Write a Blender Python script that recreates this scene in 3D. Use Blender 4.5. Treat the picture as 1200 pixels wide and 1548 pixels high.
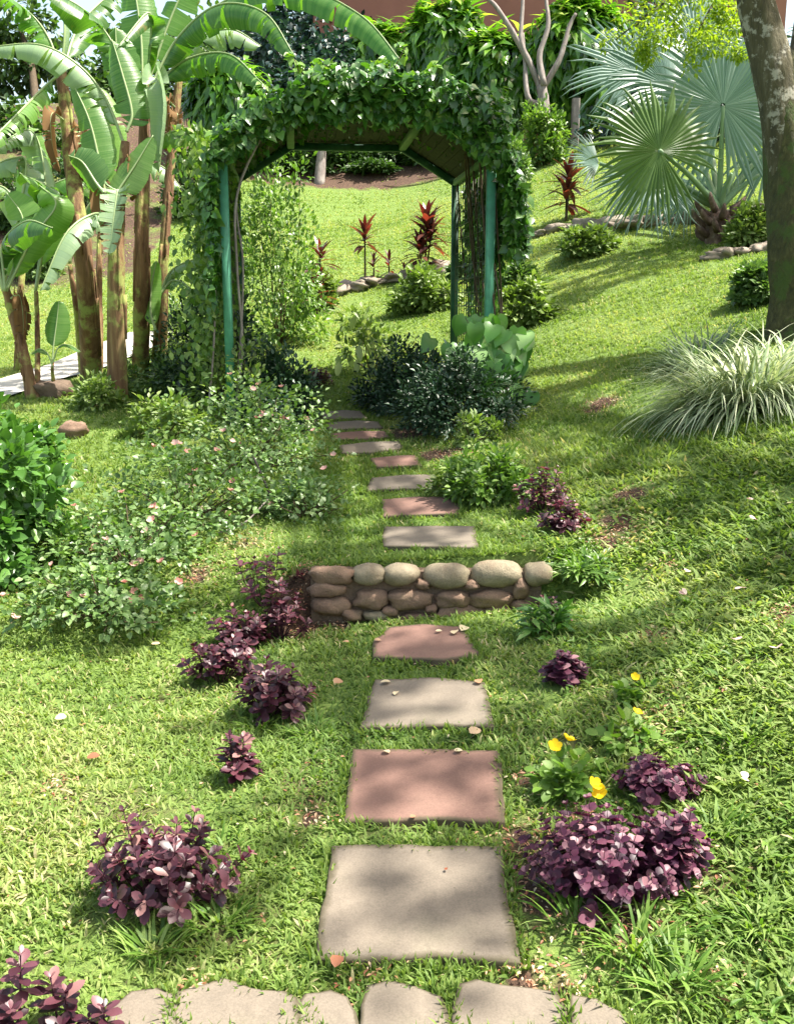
import bpy, math, random
import numpy as np
from mathutils import Vector, noise as mnoise
for o in list(bpy.data.objects): bpy.data.objects.remove(o)
S = bpy.context.scene; COL = S.collection
rnd = random.Random(7); RG = np.random.default_rng(7)
R = math.radians
# ------------------------------------------------------------------ camera, light, exposure
F, CX, CY, PITCH, CAMZ = 1500.0, 600.0, 774.0, R(12), 1.6
cam = bpy.data.cameras.new('camera'); camo = bpy.data.objects.new('camera', cam); COL.objects.link(camo)
camo.location = (0, 0, CAMZ); camo.rotation_euler = (R(90)-PITCH, 0, 0)
cam.sensor_fit = 'VERTICAL'; cam.sensor_height = 24; cam.lens = F/1548*24; cam.clip_start = .05; cam.clip_end = 1500
S.camera = camo
SUN_EL, SUN_AZ = R(63), R(88)            # azimuth measured from +Y (view) towards +X (right)
sd = Vector((math.sin(SUN_AZ)*math.cos(SUN_EL), math.cos(SUN_AZ)*math.cos(SUN_EL), math.sin(SUN_EL)))
w = bpy.data.worlds.new('World'); S.world = w; w.use_nodes = True
nt = w.node_tree; bg = nt.nodes['Background']; sk = nt.nodes.new('ShaderNodeTexSky')
sk.sky_type = 'NISHITA'; sk.sun_disc = False; sk.sun_elevation = SUN_EL; sk.sun_rotation = SUN_AZ
sk.dust_density = 3.0; sk.air_density = 1.0
tn_ = nt.nodes.new('ShaderNodeMix'); tn_.data_type = 'RGBA'; tn_.blend_type = 'MULTIPLY'; tn_.inputs[0].default_value = 1; tn_.inputs[7].default_value = (1, .93, .76, 1)
nt.links.new(sk.outputs[0], tn_.inputs[6]); nt.links.new(tn_.outputs[2], bg.inputs[0]); bg.inputs[1].default_value = .15
sl = bpy.data.lights.new('sun', 'SUN'); sl.energy = 4.6; sl.angle = R(.8); sl.color = (1, .95, .86)
so = bpy.data.objects.new('sun', sl); COL.objects.link(so); so.rotation_euler = (-sd).to_track_quat('-Z', 'Y').to_euler()
S.view_settings.view_transform = 'Standard'; S.view_settings.look = 'None'
S.view_settings.exposure = 1.6; S.view_settings.gamma = 1
S.render.engine = 'CYCLES'
try:
    S.cycles.max_bounces = 6; S.cycles.transparent_max_bounces = 4
except Exception: pass
CP, SP = math.cos(PITCH), math.sin(PITCH)
def W(px, py, d):
    """world point seen at photo pixel (px,py) at depth d"""
    v = (CY-py)/F*d
    return np.array([(px-CX)/F*d, d*CP+v*SP, CAMZ+v*CP-d*SP])
# ------------------------------------------------------------------ terrain
WALL_Y, WALL_H = 4.76, .27
def sstep(t): t = np.clip(t, 0, 1); return t*t*(3-2*t)
def step(x, y):
    out = np.maximum(np.maximum(-.42-x, x-.70), 0)
    wd = .06+out*2.2
    return WALL_H*sstep((y-(WALL_Y+.07)+wd*.5)/wd)
ctrl = [(600,1473,2.5),(620,1290,2.93),(640,1150,3.4),(640,1035,4.12),(640,960,4.6),
 (650,850,5.02),(650,802,5.55),(630,760,6.3),(600,724,6.95),(590,690,7.6),(550,655,8.4),(520,628,9.2),(560,560,11),(520,500,13),
 (480,450,15),(620,420,15.5),(820,355,15),(1000,335,14),(1085,365,13),(500,340,20),(600,300,21.5),(520,262,23),(500,240,24),(700,200,25.5),(900,240,20),
 (800,600,8.8),(1000,500,9.4),(1000,400,11.8),(900,700,6.5),(900,850,5.1),(1180,660,5.8),(1180,800,4.6),(1180,1000,3.6),(1180,1250,2.9),(1180,1500,2.35),(900,1200,3.1),
 (20,1500,2.5),(20,1200,3.4),(20,950,5),(250,900,5.2),(300,1100,3.9),(50,800,6.2),(150,700,7.5),(200,600,9.3),(60,580,10.5),(20,500,14),(20,430,17),(60,300,20),(60,180,23),(1150,280,16),(1200,430,9.5),
 (350,500,12.5),(400,400,16),(400,760,6.4),(200,1300,3.05)]
pts = np.array([W(*c) for c in ctrl])
ext = np.array([(-3,-3,0),(3,-3,0.1),(0,0,-.05),(-1.5,1,-.06),(1.8,1,.02),(-16,30,6.6),(0,31,6.6),(14,30,6.6),(-16,12,1.2),(-12,4,-.1),(12,12,2.9),(9,5,1.1),(10,0,.6),(-8,0,-.3),(16,20,5.2)])
cp = np.vstack([pts, ext]); cz = cp[:,2]-step(cp[:,0], cp[:,1]); n_ = len(cp)
def U(r2): return np.where(r2>1e-9, r2*np.log(r2+1e-12), 0)
D2 = ((cp[:,None,:2]-cp[None,:,:2])**2).sum(2)
A_ = np.zeros((n_+3, n_+3)); A_[:n_,:n_] = U(D2)+np.eye(n_)*.6; A_[:n_,n_] = 1; A_[:n_,n_+1:] = cp[:,:2]; A_[n_:,:n_] = A_[:n_,n_:].T
wt = np.linalg.solve(A_, np.concatenate([cz, [0,0,0]]))
def tps(x, y):
    out = wt[n_]+wt[n_+1]*x+wt[n_+2]*y
    for i in range(n_): out = out+wt[i]*U((x-cp[i,0])**2+(y-cp[i,1])**2)
    return out
GX = np.linspace(-20, 20, 401); GY = np.linspace(-5, 32, 371)
gx, gy = np.meshgrid(GX, GY); GZ = np.minimum(tps(gx, gy), 6.6+.0*gx)
GZ += .03*np.sin(gx*1.7+gy*.9)*np.sin(gy*1.3-gx*.6)*np.clip((gy-2)/4, 0, 1)
def H(x, y):
    x = np.asarray(x, float); y = np.asarray(y, float)
    xc = np.clip(x, GX[0], GX[-1]-1e-6); yc = np.clip(y, GY[0], GY[-1]-1e-6)
    u = (xc-GX[0])/(GX[1]-GX[0]); v = (yc-GY[0])/(GY[1]-GY[0])
    i = np.minimum(u.astype(int), len(GX)-2); j = np.minimum(v.astype(int), len(GY)-2); u = u-i; v = v-j
    z = GZ[j,i]*(1-u)*(1-v)+GZ[j,i+1]*u*(1-v)+GZ[j+1,i]*(1-u)*v+GZ[j+1,i+1]*u*v
    return z+step(x, y)
_T = np.concatenate([np.arange(1.5, 12, .01), np.arange(12, 60, .04)])
def G(px, py):
    """ground point under a photo pixel"""
    d = W(px, py, 1)-np.array([0,0,CAMZ]); P = d[None]*_T[:,None]+np.array([0,0,CAMZ])
    hit = np.nonzero(P[:,2] < H(P[:,0], P[:,1]))[0]
    p = P[hit[0]] if len(hit) else P[900]
    return np.array([p[0], p[1], float(H(p[0], p[1]))])
def depth(p): return p[1]*CP-(p[2]-CAMZ)*SP
def project(P):
    dz = P[:,1]*CP-(P[:,2]-CAMZ)*SP; v = P[:,1]*SP+(P[:,2]-CAMZ)*CP
    dz = np.maximum(dz, .01)
    return CX+P[:,0]/dz*F, CY-v/dz*F, dz
# ------------------------------------------------------------------ mesh tools
class MB:
    def __init__(s): s.V=[]; s.L=[]; s.Z=[]; s.A=[]; s.B=[]; s.M=[]; s.n=0
    def add(s, v, faces, a=.5, b=0., m=0):
        v = np.asarray(v, float); s.V.append(v)
        s.L.append(np.array([i for f in faces for i in f], int)+s.n); s.Z.append(np.array([len(f) for f in faces], int))
        s.A.append(np.broadcast_to(np.asarray(a, float), (len(v),))); s.B.append(np.broadcast_to(np.asarray(b, float), (len(v),)))
        s.M.append(np.full(len(faces), m)); s.n += len(v); return s
    def inst(s, T, pos, Mx, a=None, b=None, m=0):
        tv, tl, tz = T; n = len(pos); k = len(tv)
        if n == 0: return s
        v = np.einsum('nij,kj->nki', Mx, tv)+pos[:,None,:]
        s.V.append(v.reshape(-1,3)); s.L.append((tl[None]+(np.arange(n)*k)[:,None]).ravel()+s.n); s.Z.append(np.tile(tz, n))
        a = RG.random(n) if a is None else np.broadcast_to(a, (n,)); s.A.append(np.repeat(a, k))
        s.B.append(np.tile(tv[:,1], n) if b is None else np.repeat(b, k)); s.M.append(np.full(n*len(tz), m)); s.n += n*k; return s
    def build(s, name, mats, parent=None, smooth=True):
        me = bpy.data.meshes.new(name)
        if s.n:
            V = np.concatenate(s.V); L = np.concatenate(s.L); Z = np.concatenate(s.Z)
            if parent is not None: V = V-np.array(parent['_o'])
            me.vertices.add(len(V)); me.vertices.foreach_set('co', V.ravel().astype(np.float32))
            me.loops.add(len(L)); me.loops.foreach_set('vertex_index', L.astype(np.int32))
            me.polygons.add(len(Z)); me.polygons.foreach_set('loop_start', np.concatenate([[0], np.cumsum(Z)[:-1]]).astype(np.int32))
            me.polygons.foreach_set('material_index', np.concatenate(s.M).astype(np.int32))
            me.polygons.foreach_set('use_smooth', np.full(len(Z), smooth))
            for nm, arr in (('v', s.A), ('t', s.B)):
                at = me.attributes.new(nm, 'FLOAT', 'POINT'); at.data.foreach_set('value', np.concatenate(arr).astype(np.float32))
            me.update(calc_edges=True); me.validate()
        for m in (mats if isinstance(mats, (list, tuple)) else [mats]): me.materials.append(m)
        o = bpy.data.objects.new(name, me); COL.objects.link(o)
        if parent is not None: o.parent = parent
        return o
def thing(name, loc, label, cat, group=None):
    o = bpy.data.objects.new(name, None); COL.objects.link(o); o.location = [float(c) for c in loc]
    o['_o'] = [float(c) for c in loc]; o['label'] = label; o['category'] = cat; o.empty_display_size = .1
    if group: o['group'] = group
    return o
def sub(parent_obj, root):
    parent_obj['_o'] = list(root['_o']); return parent_obj
def tag(o, label, cat, group=None):
    o['label'] = label; o['category'] = cat
    if group: o['group'] = group
    return o
def struct(o): o['kind'] = 'structure'; return o
def solo(mb, name, mat, loc, label, cat, group=None, smooth=True):
    """one-mesh thing with its origin at its base"""
    for i in range(len(mb.V)): mb.V[i] = mb.V[i]-np.asarray(loc)
    o = mb.build(name, mat, None, smooth); o.location = [float(c) for c in loc]; return tag(o, label, cat, group)
def T_(verts, faces): return (np.array(verts, float), np.array([i for f in faces for i in f]), np.array([len(f) for f in faces]))
def leafT(ts, ws, fold=.25, droop=.25, lobes=None):
    """rows left, mid, right; x width, y length, z up"""
    v = []; f = []
    for i, (t, wd) in enumerate(zip(ts, ws)):
        z = -droop*t*t; yo = (lobes[i] if lobes else 0)
        v += [(-wd, t+yo, z+fold*wd), (0, t, z), (wd, t+yo, z+fold*wd)]
        if i:
            a = 3*(i-1); b = 3*i; f += [(a, a+1, b+1, b), (a+1, a+2, b+2, b+1)]
    return T_(v, f)
OV = leafT([0,.22,.5,.78,1], [.02,.22,.27,.17,.0], .35, .22)
OVS = leafT([0,.35,.7,1], [.03,.27,.2,.0], .35, .22)
LAN = leafT([0,.25,.6,1], [.02,.10,.085,0.0], .5, .35)
LAND = leafT([0,.15,.35,.55,.78,1], [.02,.07,.085,.08,.05,0], .5, .9)
PV = leafT([0,.3,.62,.86,1], [.02,.15,.24,.17,.02], .22, .18)
RND = leafT([0,.2,.55,.85,1], [.05,.33,.4,.24,.02], .18, .15)
HRTB = leafT([0,.1,.28,.5,.75,.92,1], [.22,.42,.48,.42,.24,.08,0], .25, .3, [-.13,-.10,-.03,0,0,0,0])
HRT = leafT([0,.3,.65,1], [.34,.46,.26,0], .25, .22, [-.14,-.02,0,0])
STR = leafT([0,.3,.6,.85,1], [.5,.5,.42,.25,0], .4, 0)
BLD = T_([(-.5,0,0),(.5,0,0),(-.42,.5,.0),(.42,.5,.0),(0,1,-.12)], [(0,1,3,2),(2,3,4)])
BLD2 = T_([(-.35,0,0),(.35,0,0),(-.55,.35,.03),(.55,.35,.03),(-.42,.7,-.03),(.42,.7,-.03),(0,1,-.2)], [(0,1,3,2),(2,3,5,4),(4,5,6)])
PET = leafT([0,.4,.8,1], [.12,.42,.42,.15], .2, -.25)
def unit(a): a = np.asarray(a, float); return a/np.maximum(np.linalg.norm(a, axis=-1, keepdims=True), 1e-9)
def frames(d, n, sx, sy, sz=None):
    """columns: x=d*n, y=d, z=normal; sizes per instance"""
    d = unit(d); x = unit(np.cross(d, n)); z = np.cross(x, d)
    sx = np.broadcast_to(sx, (len(d),)); sy = np.broadcast_to(sy, (len(d),)); sz = sy if sz is None else np.broadcast_to(sz, (len(d),))
    return np.stack([x*sx[:,None], d*sy[:,None], z*sz[:,None]], axis=2)
def rv(n): return unit(RG.normal(size=(n,3)))
def tube(mb, path, rad, seg=8, a=.5, m=0, wob=0., cap=True):
    P = np.asarray(path, float); n = len(P); rad = np.broadcast_to(rad, (n,))
    t = np.gradient(P, axis=0) if n > 2 else np.repeat(P[1:]-P[:1], 2, 0); t = unit(t)
    ref = np.array([1.,0,0]) if abs(t[0,0]) < .8 else np.array([0,1.,0])
    u = unit(np.cross(t[0], ref)); us = [u]
    for i in range(1, n):
        u = unit(u-t[i]*np.dot(u, t[i])); us.append(u)
    us = np.array(us); vs = np.cross(t, us); th = np.arange(seg)/seg*2*math.pi
    V = P[:,None]+rad[:,None,None]*(np.cos(th)[None,:,None]*us[:,None]+np.sin(th)[None,:,None]*vs[:,None])
    if wob: V = V+RG.normal(size=V.shape)*wob*rad[:,None,None]
    V = V.reshape(-1,3); f = []
    for i in range(n-1):
        for j in range(seg):
            k = (j+1) % seg; f.append((i*seg+j, i*seg+k, (i+1)*seg+k, (i+1)*seg+j))
    if cap: f.append(tuple(range(seg))[::-1]); f.append(tuple(range((n-1)*seg, n*seg)))
    mb.add(V, f, a, np.repeat(np.linspace(0,1,n), seg), m)
def spline(C, n):
    C = np.asarray(C, float)
    if len(C) < 3: return np.linspace(0,1,n)[:,None]*(C[-1]-C[0])+C[0]
    P = np.vstack([2*C[0]-C[1], C, 2*C[-1]-C[-2]]); out = []
    for t in np.linspace(0, len(C)-1-1e-6, n):
        i = int(t); u = t-i; a, b, c, d = P[i:i+4]
        out.append(.5*((2*b)+(-a+c)*u+(2*a-5*b+4*c-d)*u*u+(-a+3*b-3*c+d)*u**3))
    return np.array(out)
def box(mb, c, s, ax=None, a=.5, bev=.0):
    c = np.asarray(c, float); ax = np.eye(3) if ax is None else ax; h = np.asarray(s, float)/2
    if bev <= 0:
        v = [c+ax.T@(h*np.array(k)) for k in [(-1,-1,-1),(1,-1,-1),(1,1,-1),(-1,1,-1),(-1,-1,1),(1,-1,1),(1,1,1),(-1,1,1)]]
        mb.add(v, [(0,3,2,1),(4,5,6,7),(0,1,5,4),(1,2,6,5),(2,3,7,6),(3,0,4,7)], a)
def bar(mb, p, q, wx, wy, side=(1,0,0), a=.5):
    p = np.asarray(p, float); q = np.asarray(q, float); t = unit(q-p); s = np.asarray(side, float); x = unit(s-t*np.dot(s, t)); y = np.cross(t, x)
    b = min(wx, wy)*.14; hx, hy = wx/2, wy/2
    prof = [(-hx+b,-hy),(hx-b,-hy),(hx,-hy+b),(hx,hy-b),(hx-b,hy),(-hx+b,hy),(-hx,hy-b),(-hx,-hy+b)]
    V = [p+x*u+y*v for u, v in prof]+[q+x*u+y*v for u, v in prof]
    f = [(j, (j+1)%8, (j+1)%8+8, j+8) for j in range(8)]+[tuple(range(8))[::-1], tuple(range(8,16))]
    mb.add(V, f, a)
def rock(mb, c, r, seed=0, rough=.12, sq=2.6, nu=18, nv=11, ax=None, a=.5):
    c = np.asarray(c, float); V = []; r = np.asarray(r, float)
    for j in range(nv+1):
        ph = math.pi*j/nv
        for i in range(nu):
            th = 2*math.pi*i/nu
            d = np.array([math.sin(ph)*math.cos(th), math.sin(ph)*math.sin(th), math.cos(ph)])
            k = (abs(d[0])**sq+abs(d[1])**sq+abs(d[2])**sq)**(-1/sq)
            q = Vector((d[0]*1.3+seed*7.1, d[1]*1.3+seed*3.3, d[2]*1.3))
            k *= 1+rough*mnoise.noise(q*1.2)*1.6+rough*.5*mnoise.noise(q*3.3)
            p = d*k*r
            if ax is not None: p = ax@p
            V.append(c+p)
    f = [(j*nu+i, (j+1)*nu+i, (j+1)*nu+(i+1)%nu, j*nu+(i+1)%nu) for j in range(nv) for i in range(nu)]
    mb.add(V, f, a)
# ------------------------------------------------------------------ materials
def newmat(name):
    m = bpy.data.materials.new(name); m.use_nodes = True; nt = m.node_tree; b = nt.nodes['Principled BSDF']
    try: b.inputs['Specular IOR Level'].default_value = .4
    except Exception: pass
    return m, nt, b
def ramp(nt, fac, stops):
    r = nt.nodes.new('ShaderNodeValToRGB'); e = r.color_ramp.elements
    while len(e) < len(stops): e.new(.5)
    for k, (p, c) in enumerate(stops): e[k].position = p; e[k].color = (*c, 1)
    nt.links.new(fac, r.inputs[0]); return r.outputs[0]
def attr(nt, n): a = nt.nodes.new('ShaderNodeAttribute'); a.attribute_name = n; return a.outputs['Fac']
def noise(nt, scale, detail=4, rough=.6, vec=None, coords='Object', dist=0):
    n = nt.nodes.new('ShaderNodeTexNoise'); n.inputs['Scale'].default_value = scale; n.inputs['Detail'].default_value = detail
    n.inputs['Roughness'].default_value = rough; n.inputs['Distortion'].default_value = dist
    if vec is None:
        t = nt.nodes.new('ShaderNodeTexCoord'); vec = t.outputs[coords]
    nt.links.new(vec, n.inputs['Vector']); return n.outputs['Fac']
def mixc(nt, f, a, b, mode='MIX'):
    m = nt.nodes.new('ShaderNodeMix'); m.data_type = 'RGBA'; m.blend_type = mode
    for s_, v in ((m.inputs[0], f), (m.inputs[6], a), (m.inputs[7], b)):
        if isinstance(v, (int, float)): s_.default_value = v
        elif isinstance(v, tuple): s_.default_value = (*v, 1)
        else: nt.links.new(v, s_)
    return m.outputs[2]
def bump(nt, b, h, s=.3, d=.01):
    n = nt.nodes.new('ShaderNodeBump'); n.inputs['Strength'].default_value = s; n.inputs['Distance'].default_value = d
    nt.links.new(h, n.inputs['Height']); nt.links.new(n.outputs[0], b.inputs['Normal']); return n
def math_(nt, op, a, b=None):
    m = nt.nodes.new('ShaderNodeMath'); m.operation = op
    for s_, v in ((m.inputs[0], a), (m.inputs[1], b)):
        if v is None: continue
        if isinstance(v, (int, float)): s_.default_value = v
        else: nt.links.new(v, s_)
    return m.outputs[0]
def leafmat(name, stops, rough=.45, trans=.3, tcol=(1.3,1.5,.5), spec=.5, vein=None, patch=0.):
    m, nt, b = newmat(name); c = ramp(nt, attr(nt, 'v'), stops)
    if patch:
        nz = noise(nt, patch, 2); c = mixc(nt, math_(nt, 'MULTIPLY', nz, .5), c, stops[0][1])
    if vein:
        cx = nt.nodes.new('ShaderNodeCombineXYZ'); nt.links.new(math_(nt, 'MULTIPLY', attr(nt, 't'), vein/3.2), cx.inputs[0]); nt.links.new(attr(nt, 'v'), cx.inputs[1])
        wv = noise(nt, 1.0, 3, .7, cx.outputs[0]); bump(nt, b, wv, .35, .01)
        c = mixc(nt, ramp(nt, wv, [(.35,(0,0,0)),(.75,(.4,.4,.4))]), c, (.34,.46,.18))
        c = mixc(nt, ramp(nt, noise(nt, 3.5, 4, .7), [(.66,(0,0,0)),(.74,(.7,.7,.7))]), c, (.26,.20,.07))
    nt.links.new(c, b.inputs['Base Color']); b.inputs['Roughness'].default_value = rough
    b.inputs['Specular IOR Level'].default_value = spec
    t = nt.nodes.new('ShaderNodeBsdfTranslucent')
    nt.links.new(mixc(nt, 1.0, c, tcol, 'MULTIPLY'), t.inputs[0])
    mx = nt.nodes.new('ShaderNodeMixShader'); mx.inputs[0].default_value = trans
    out = nt.nodes['Material Output']; nt.links.new(b.outputs[0], mx.inputs[1]); nt.links.new(t.outputs[0], mx.inputs[2]); nt.links.new(mx.outputs[0], out.inputs[0])
    return m
M = {}
M['grass'] = leafmat('grass', [(0,(.065,.13,.022)),(.35,(.14,.23,.045)),(.7,(.235,.325,.08)),(.9,(.34,.39,.14)),(1,(.50,.43,.26))], .6, .45, (1.3,1.3,.7), .35)
M['tuft'] = leafmat('tuft', [(0,(.06,.14,.018)),(.6,(.14,.25,.035)),(1,(.26,.36,.10))], .5, .38, (1.3,1.4,.5), .4)
M['vine'] = leafmat('vine leaves', [(0,(.02,.07,.012)),(.5,(.055,.15,.025)),(.85,(.11,.23,.045)),(1,(.22,.34,.06))], .33, .28, (1.5,1.7,.4), .6)
M['vine_light'] = leafmat('light vine leaves', [(0,(.05,.11,.015)),(.5,(.12,.22,.04)),(1,(.28,.38,.10))], .4, .35)
M['dark_hedge'] = leafmat('dark hedge leaves', [(0,(.012,.034,.014)),(.7,(.03,.075,.03)),(1,(.10,.17,.08))], .4, .12, (1.2,1.3,.6), .5)
M['bushleaf'] = leafmat('bush leaves', [(0,(.05,.11,.025)),(.5,(.13,.22,.065)),(.85,(.23,.32,.13)),(1,(.40,.46,.28))], .42, .3)
M['glossbush'] = leafmat('glossy bush leaves', [(0,(.04,.11,.02)),(.6,(.10,.22,.045)),(1,(.22,.36,.10))], .28, .3)
M['lightshrub'] = leafmat('light shrub leaves', [(0,(.09,.15,.03)),(.6,(.19,.27,.07)),(1,(.34,.40,.16))], .5, .3)
M['draca'] = leafmat('dracaena leaves', [(0,(.02,.075,.01)),(.5,(.08,.20,.022)),(.85,(.20,.36,.05)),(1,(.42,.52,.13))], .25, .38, (1.4,1.6,.4), .7)
M['banana'] = leafmat('banana leaf', [(0,(.02,.09,.022)),(.5,(.075,.20,.035)),(1,(.20,.34,.08))], .33, .45, (1.4,1.7,.35), .6, vein=260)
M['banana_pale'] = leafmat('pale banana leaf', [(0,(.16,.27,.15)),(1,(.27,.37,.22))], .35, .25, (1.2,1.4,.5), .6, vein=260)
M['dryleaf'] = leafmat('dry banana leaf', [(0,(.12,.06,.03)),(1,(.30,.19,.09))], .8, .2, (1.2,1,.7), .1)
M['midrib'] = leafmat('banana midrib', [(0,(.22,.32,.12)),(1,(.36,.44,.22))], .4, .1)
M['silver'] = leafmat('silver palm blade', [(0,(.09,.16,.13)),(.6,(.17,.26,.23)),(1,(.30,.38,.36))], .4, .32, (1.15,1.35,.75), .5)
M['silver_green'] = leafmat('green palm blade', [(0,(.05,.10,.02)),(.6,(.10,.17,.05)),(1,(.18,.26,.12))], .42, .4, (1.3,1.5,.45), .4)  # one blade's darker green; its shade and light shining through painted into the colour
M['petiole'] = leafmat('palm stalk', [(0,(.10,.20,.05)),(1,(.26,.38,.22))], .45, .05)
M['purple'] = leafmat('purple leaves', [(0,(.022,.005,.010)),(.5,(.065,.017,.030)),(.85,(.15,.055,.068)),(1,(.34,.19,.17))], .4, .25, (1.8,.5,1.0), .55)
M['lilac'] = leafmat('lilac purple leaves', [(0,(.025,.006,.020)),(.5,(.08,.02,.045)),(.85,(.18,.07,.10)),(1,(.36,.20,.22))], .45, .2, (1.6,.6,1.2), .35)
M['cordy'] = leafmat('red cordyline leaves', [(0,(.03,.012,.012)),(.5,(.085,.028,.022)),(1,(.20,.09,.05))], .35, .25, (2,.6,.5), .6)
M['feather'] = leafmat('young yellow green leaves', [(0,(.12,.22,.02)),(1,(.30,.40,.05))], .5, .5, (1.4,1.4,.4), .3)
M['farleaf'] = leafmat('far tree leaves', [(0,(.02,.05,.012)),(.6,(.05,.11,.022)),(1,(.12,.20,.05))], .5, .3)
M['darktree'] = leafmat('dark tree leaves', [(0,(.006,.022,.02)),(.6,(.015,.045,.04)),(1,(.05,.10,.09))], .4, .2)
M['varieg'] = leafmat('variegated blades', [(0,(.12,.19,.08)),(.5,(.33,.40,.22)),(1,(.58,.60,.42))], .4, .3, (1.1,1.15,.7), .5)
M['greyblade'] = leafmat('grey green blades', [(0,(.04,.08,.035)),(.6,(.10,.16,.09)),(1,(.24,.30,.2))], .4, .25)
M['bigleaf'] = leafmat('large vine leaves', [(0,(.06,.17,.025)),(.6,(.13,.30,.06)),(1,(.30,.44,.18))], .3, .3)
M['pink'] = leafmat('pale pink petals', [(0,(.60,.24,.20)),(.5,(.74,.42,.37)),(1,(.82,.64,.58))], .6, .35, (1,.8,.8), .2)
M['yellow'] = leafmat('yellow petals', [(0,(.75,.48,.01)),(1,(.88,.68,.03))], .5, .3, (1,1,.4), .2)
M['palepet'] = leafmat('pale new leaves', [(0,(.35,.42,.18)),(1,(.62,.62,.42))], .5, .4)
M['dead'] = leafmat('fallen leaf', [(0,(.22,.07,.035)),(.5,(.42,.24,.14)),(1,(.60,.52,.34))], .5, .2, (1,.9,.7), .3)
def barkmat(name, c1, c2, c3, sc=18, stretch=.15, bs=.7, bd=.02, patch=None):
    m, nt, b = newmat(name); tc = nt.nodes.new('ShaderNodeTexCoord'); mp = nt.nodes.new('ShaderNodeMapping'); mp.inputs['Scale'].default_value = (1,1,stretch)
    nt.links.new(tc.outputs['Object'], mp.inputs[0]); n1 = noise(nt, sc, 6, .65, mp.outputs[0], dist=.4); n2 = noise(nt, sc*.25, 3, .6)
    c = ramp(nt, n1, [(.3, c1), (.55, c2), (.72, c3)])
    c = mixc(nt, math_(nt, 'MULTIPLY', n2, .4), c, c1)
    if patch:
        n3 = noise(nt, patch[1], 5, .7); f = ramp(nt, n3, [(patch[2],(0,0,0)),(patch[2]+.08,(1,1,1))]); c = mixc(nt, f, c, patch[0])
    nt.links.new(c, b.inputs['Base Color']); b.inputs['Roughness'].default_value = .85; bump(nt, b, n1, bs, bd); return m
M['bananastem'] = barkmat('banana stem', (.075,.03,.015), (.25,.145,.07), (.42,.34,.15), 13, .07, 1., .03, ((.30,.33,.09), 2.6, .50))
M['bark'] = barkmat('mossy bark', (.03,.027,.014), (.085,.072,.035), (.16,.14,.09), 14, .3, 1., .03, ((.30,.28,.23), 9, .53))
M['moss'] = barkmat('dark moss', (.03,.03,.012), (.075,.07,.022), (.14,.13,.05), 22, .6, 1., .03, ((.055,.085,.016), 4, .50))
M['palebark'] = barkmat('pale bark', (.14,.11,.10), (.28,.24,.22), (.42,.38,.34), 16, .3, .5, .01)
M['twig'] = barkmat('twig', (.05,.035,.02), (.10,.07,.04), (.16,.12,.07), 30, .3, .3, .003)
M['palmtrunk'] = barkmat('palm trunk', (.07,.04,.03), (.20,.13,.10), (.36,.28,.22), 16, .8, 1., .02)
M['purstem'] = barkmat('purple stem', (.03,.01,.015), (.07,.02,.03), (.12,.05,.05), 30, .3, .3, .003)
def stonemat(name, c1, c2, sc=5, extra=None, bs=.25, grain=160):
    m, nt, b = newmat(name); n1 = noise(nt, sc, 6, .6, dist=.6); n2 = noise(nt, grain, 3, .7)
    oi = nt.nodes.new('ShaderNodeObjectInfo')
    c = ramp(nt, n1, [(.3, c1), (.7, c2)])
    if extra: c = mixc(nt, ramp(nt, noise(nt, sc*.6, 4, .6), [(.55,(0,0,0)),(.72,(.7,.7,.7))]), c, extra)
    c = mixc(nt, ramp(nt, noise(nt, sc*2.6, 6, .75, dist=1.2), [(.45,(0,0,0)),(.7,(.45,.45,.45))]), c, tuple(x*.6 for x in c1))
    c = mixc(nt, .35, c, ramp(nt, n2, [(.3, tuple(x*.72 for x in c1)), (.7, tuple(min(1, x*1.2) for x in c2))]))
    if 'slab' in name:
        df = math_(nt, 'ADD', math_(nt, 'MULTIPLY', attr(nt, 't'), .55), math_(nt, 'MULTIPLY', noise(nt, 11, 6, .75), .75))
        c = mixc(nt, ramp(nt, df, [(.62,(0,0,0)),(.95,(.9,.9,.9))]), c, (.06,.05,.025))
        sp = ramp(nt, noise(nt, 55, 3, .6), [(.68,(0,0,0)),(.74,(.6,.6,.6))]); c = mixc(nt, sp, c, (.07,.055,.035))
    nt.links.new(c, b.inputs['Base Color']); b.inputs['Roughness'].default_value = .8
    h = math_(nt, 'ADD', n1, math_(nt, 'MULTIPLY', n2, .25)); bump(nt, b, h, bs, .012); return m
M['slab_grey'] = stonemat('grey slab', (.125,.103,.08), (.205,.17,.13), 4, (.165,.15,.10))
M['slab_red'] = stonemat('red slab', (.135,.075,.058), (.215,.122,.094), 4, (.17,.11,.08))
M['cobble'] = stonemat('cobble', (.14,.115,.07), (.30,.25,.17), 13, (.19,.11,.075), .8)
M['cobble_red'] = stonemat('reddish cobble', (.13,.075,.05), (.26,.17,.115), 13, (.14,.12,.07), .9)
M['mortar'] = stonemat('mortar', (.09,.06,.04), (.19,.13,.09), 24, None, 1.)
M['edge'] = stonemat('edging stone', (.16,.13,.10), (.34,.28,.22), 8, (.12,.13,.06), .6)
M['concrete'] = stonemat('concrete', (.40,.37,.33), (.52,.49,.44), 3)
def plain(name, col, rough=.6, var=.15, sc=8):
    m, nt, b = newmat(name); n1 = noise(nt, sc, 4, .6)
    nt.links.new(ramp(nt, n1, [(.3, tuple(c*(1-var) for c in col)), (.7, tuple(min(1, c*(1+var)) for c in col))]), b.inputs['Base Color'])
    b.inputs['Roughness'].default_value = rough; bump(nt, b, n1, .15, .004); return m
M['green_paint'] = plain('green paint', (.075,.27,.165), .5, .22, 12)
M['shaded_paint'] = plain('shaded dark green paint', (.025,.10,.055), .6, .35, 14)  # darker copy of the green; shade on beams and rear posts put into colour
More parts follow.
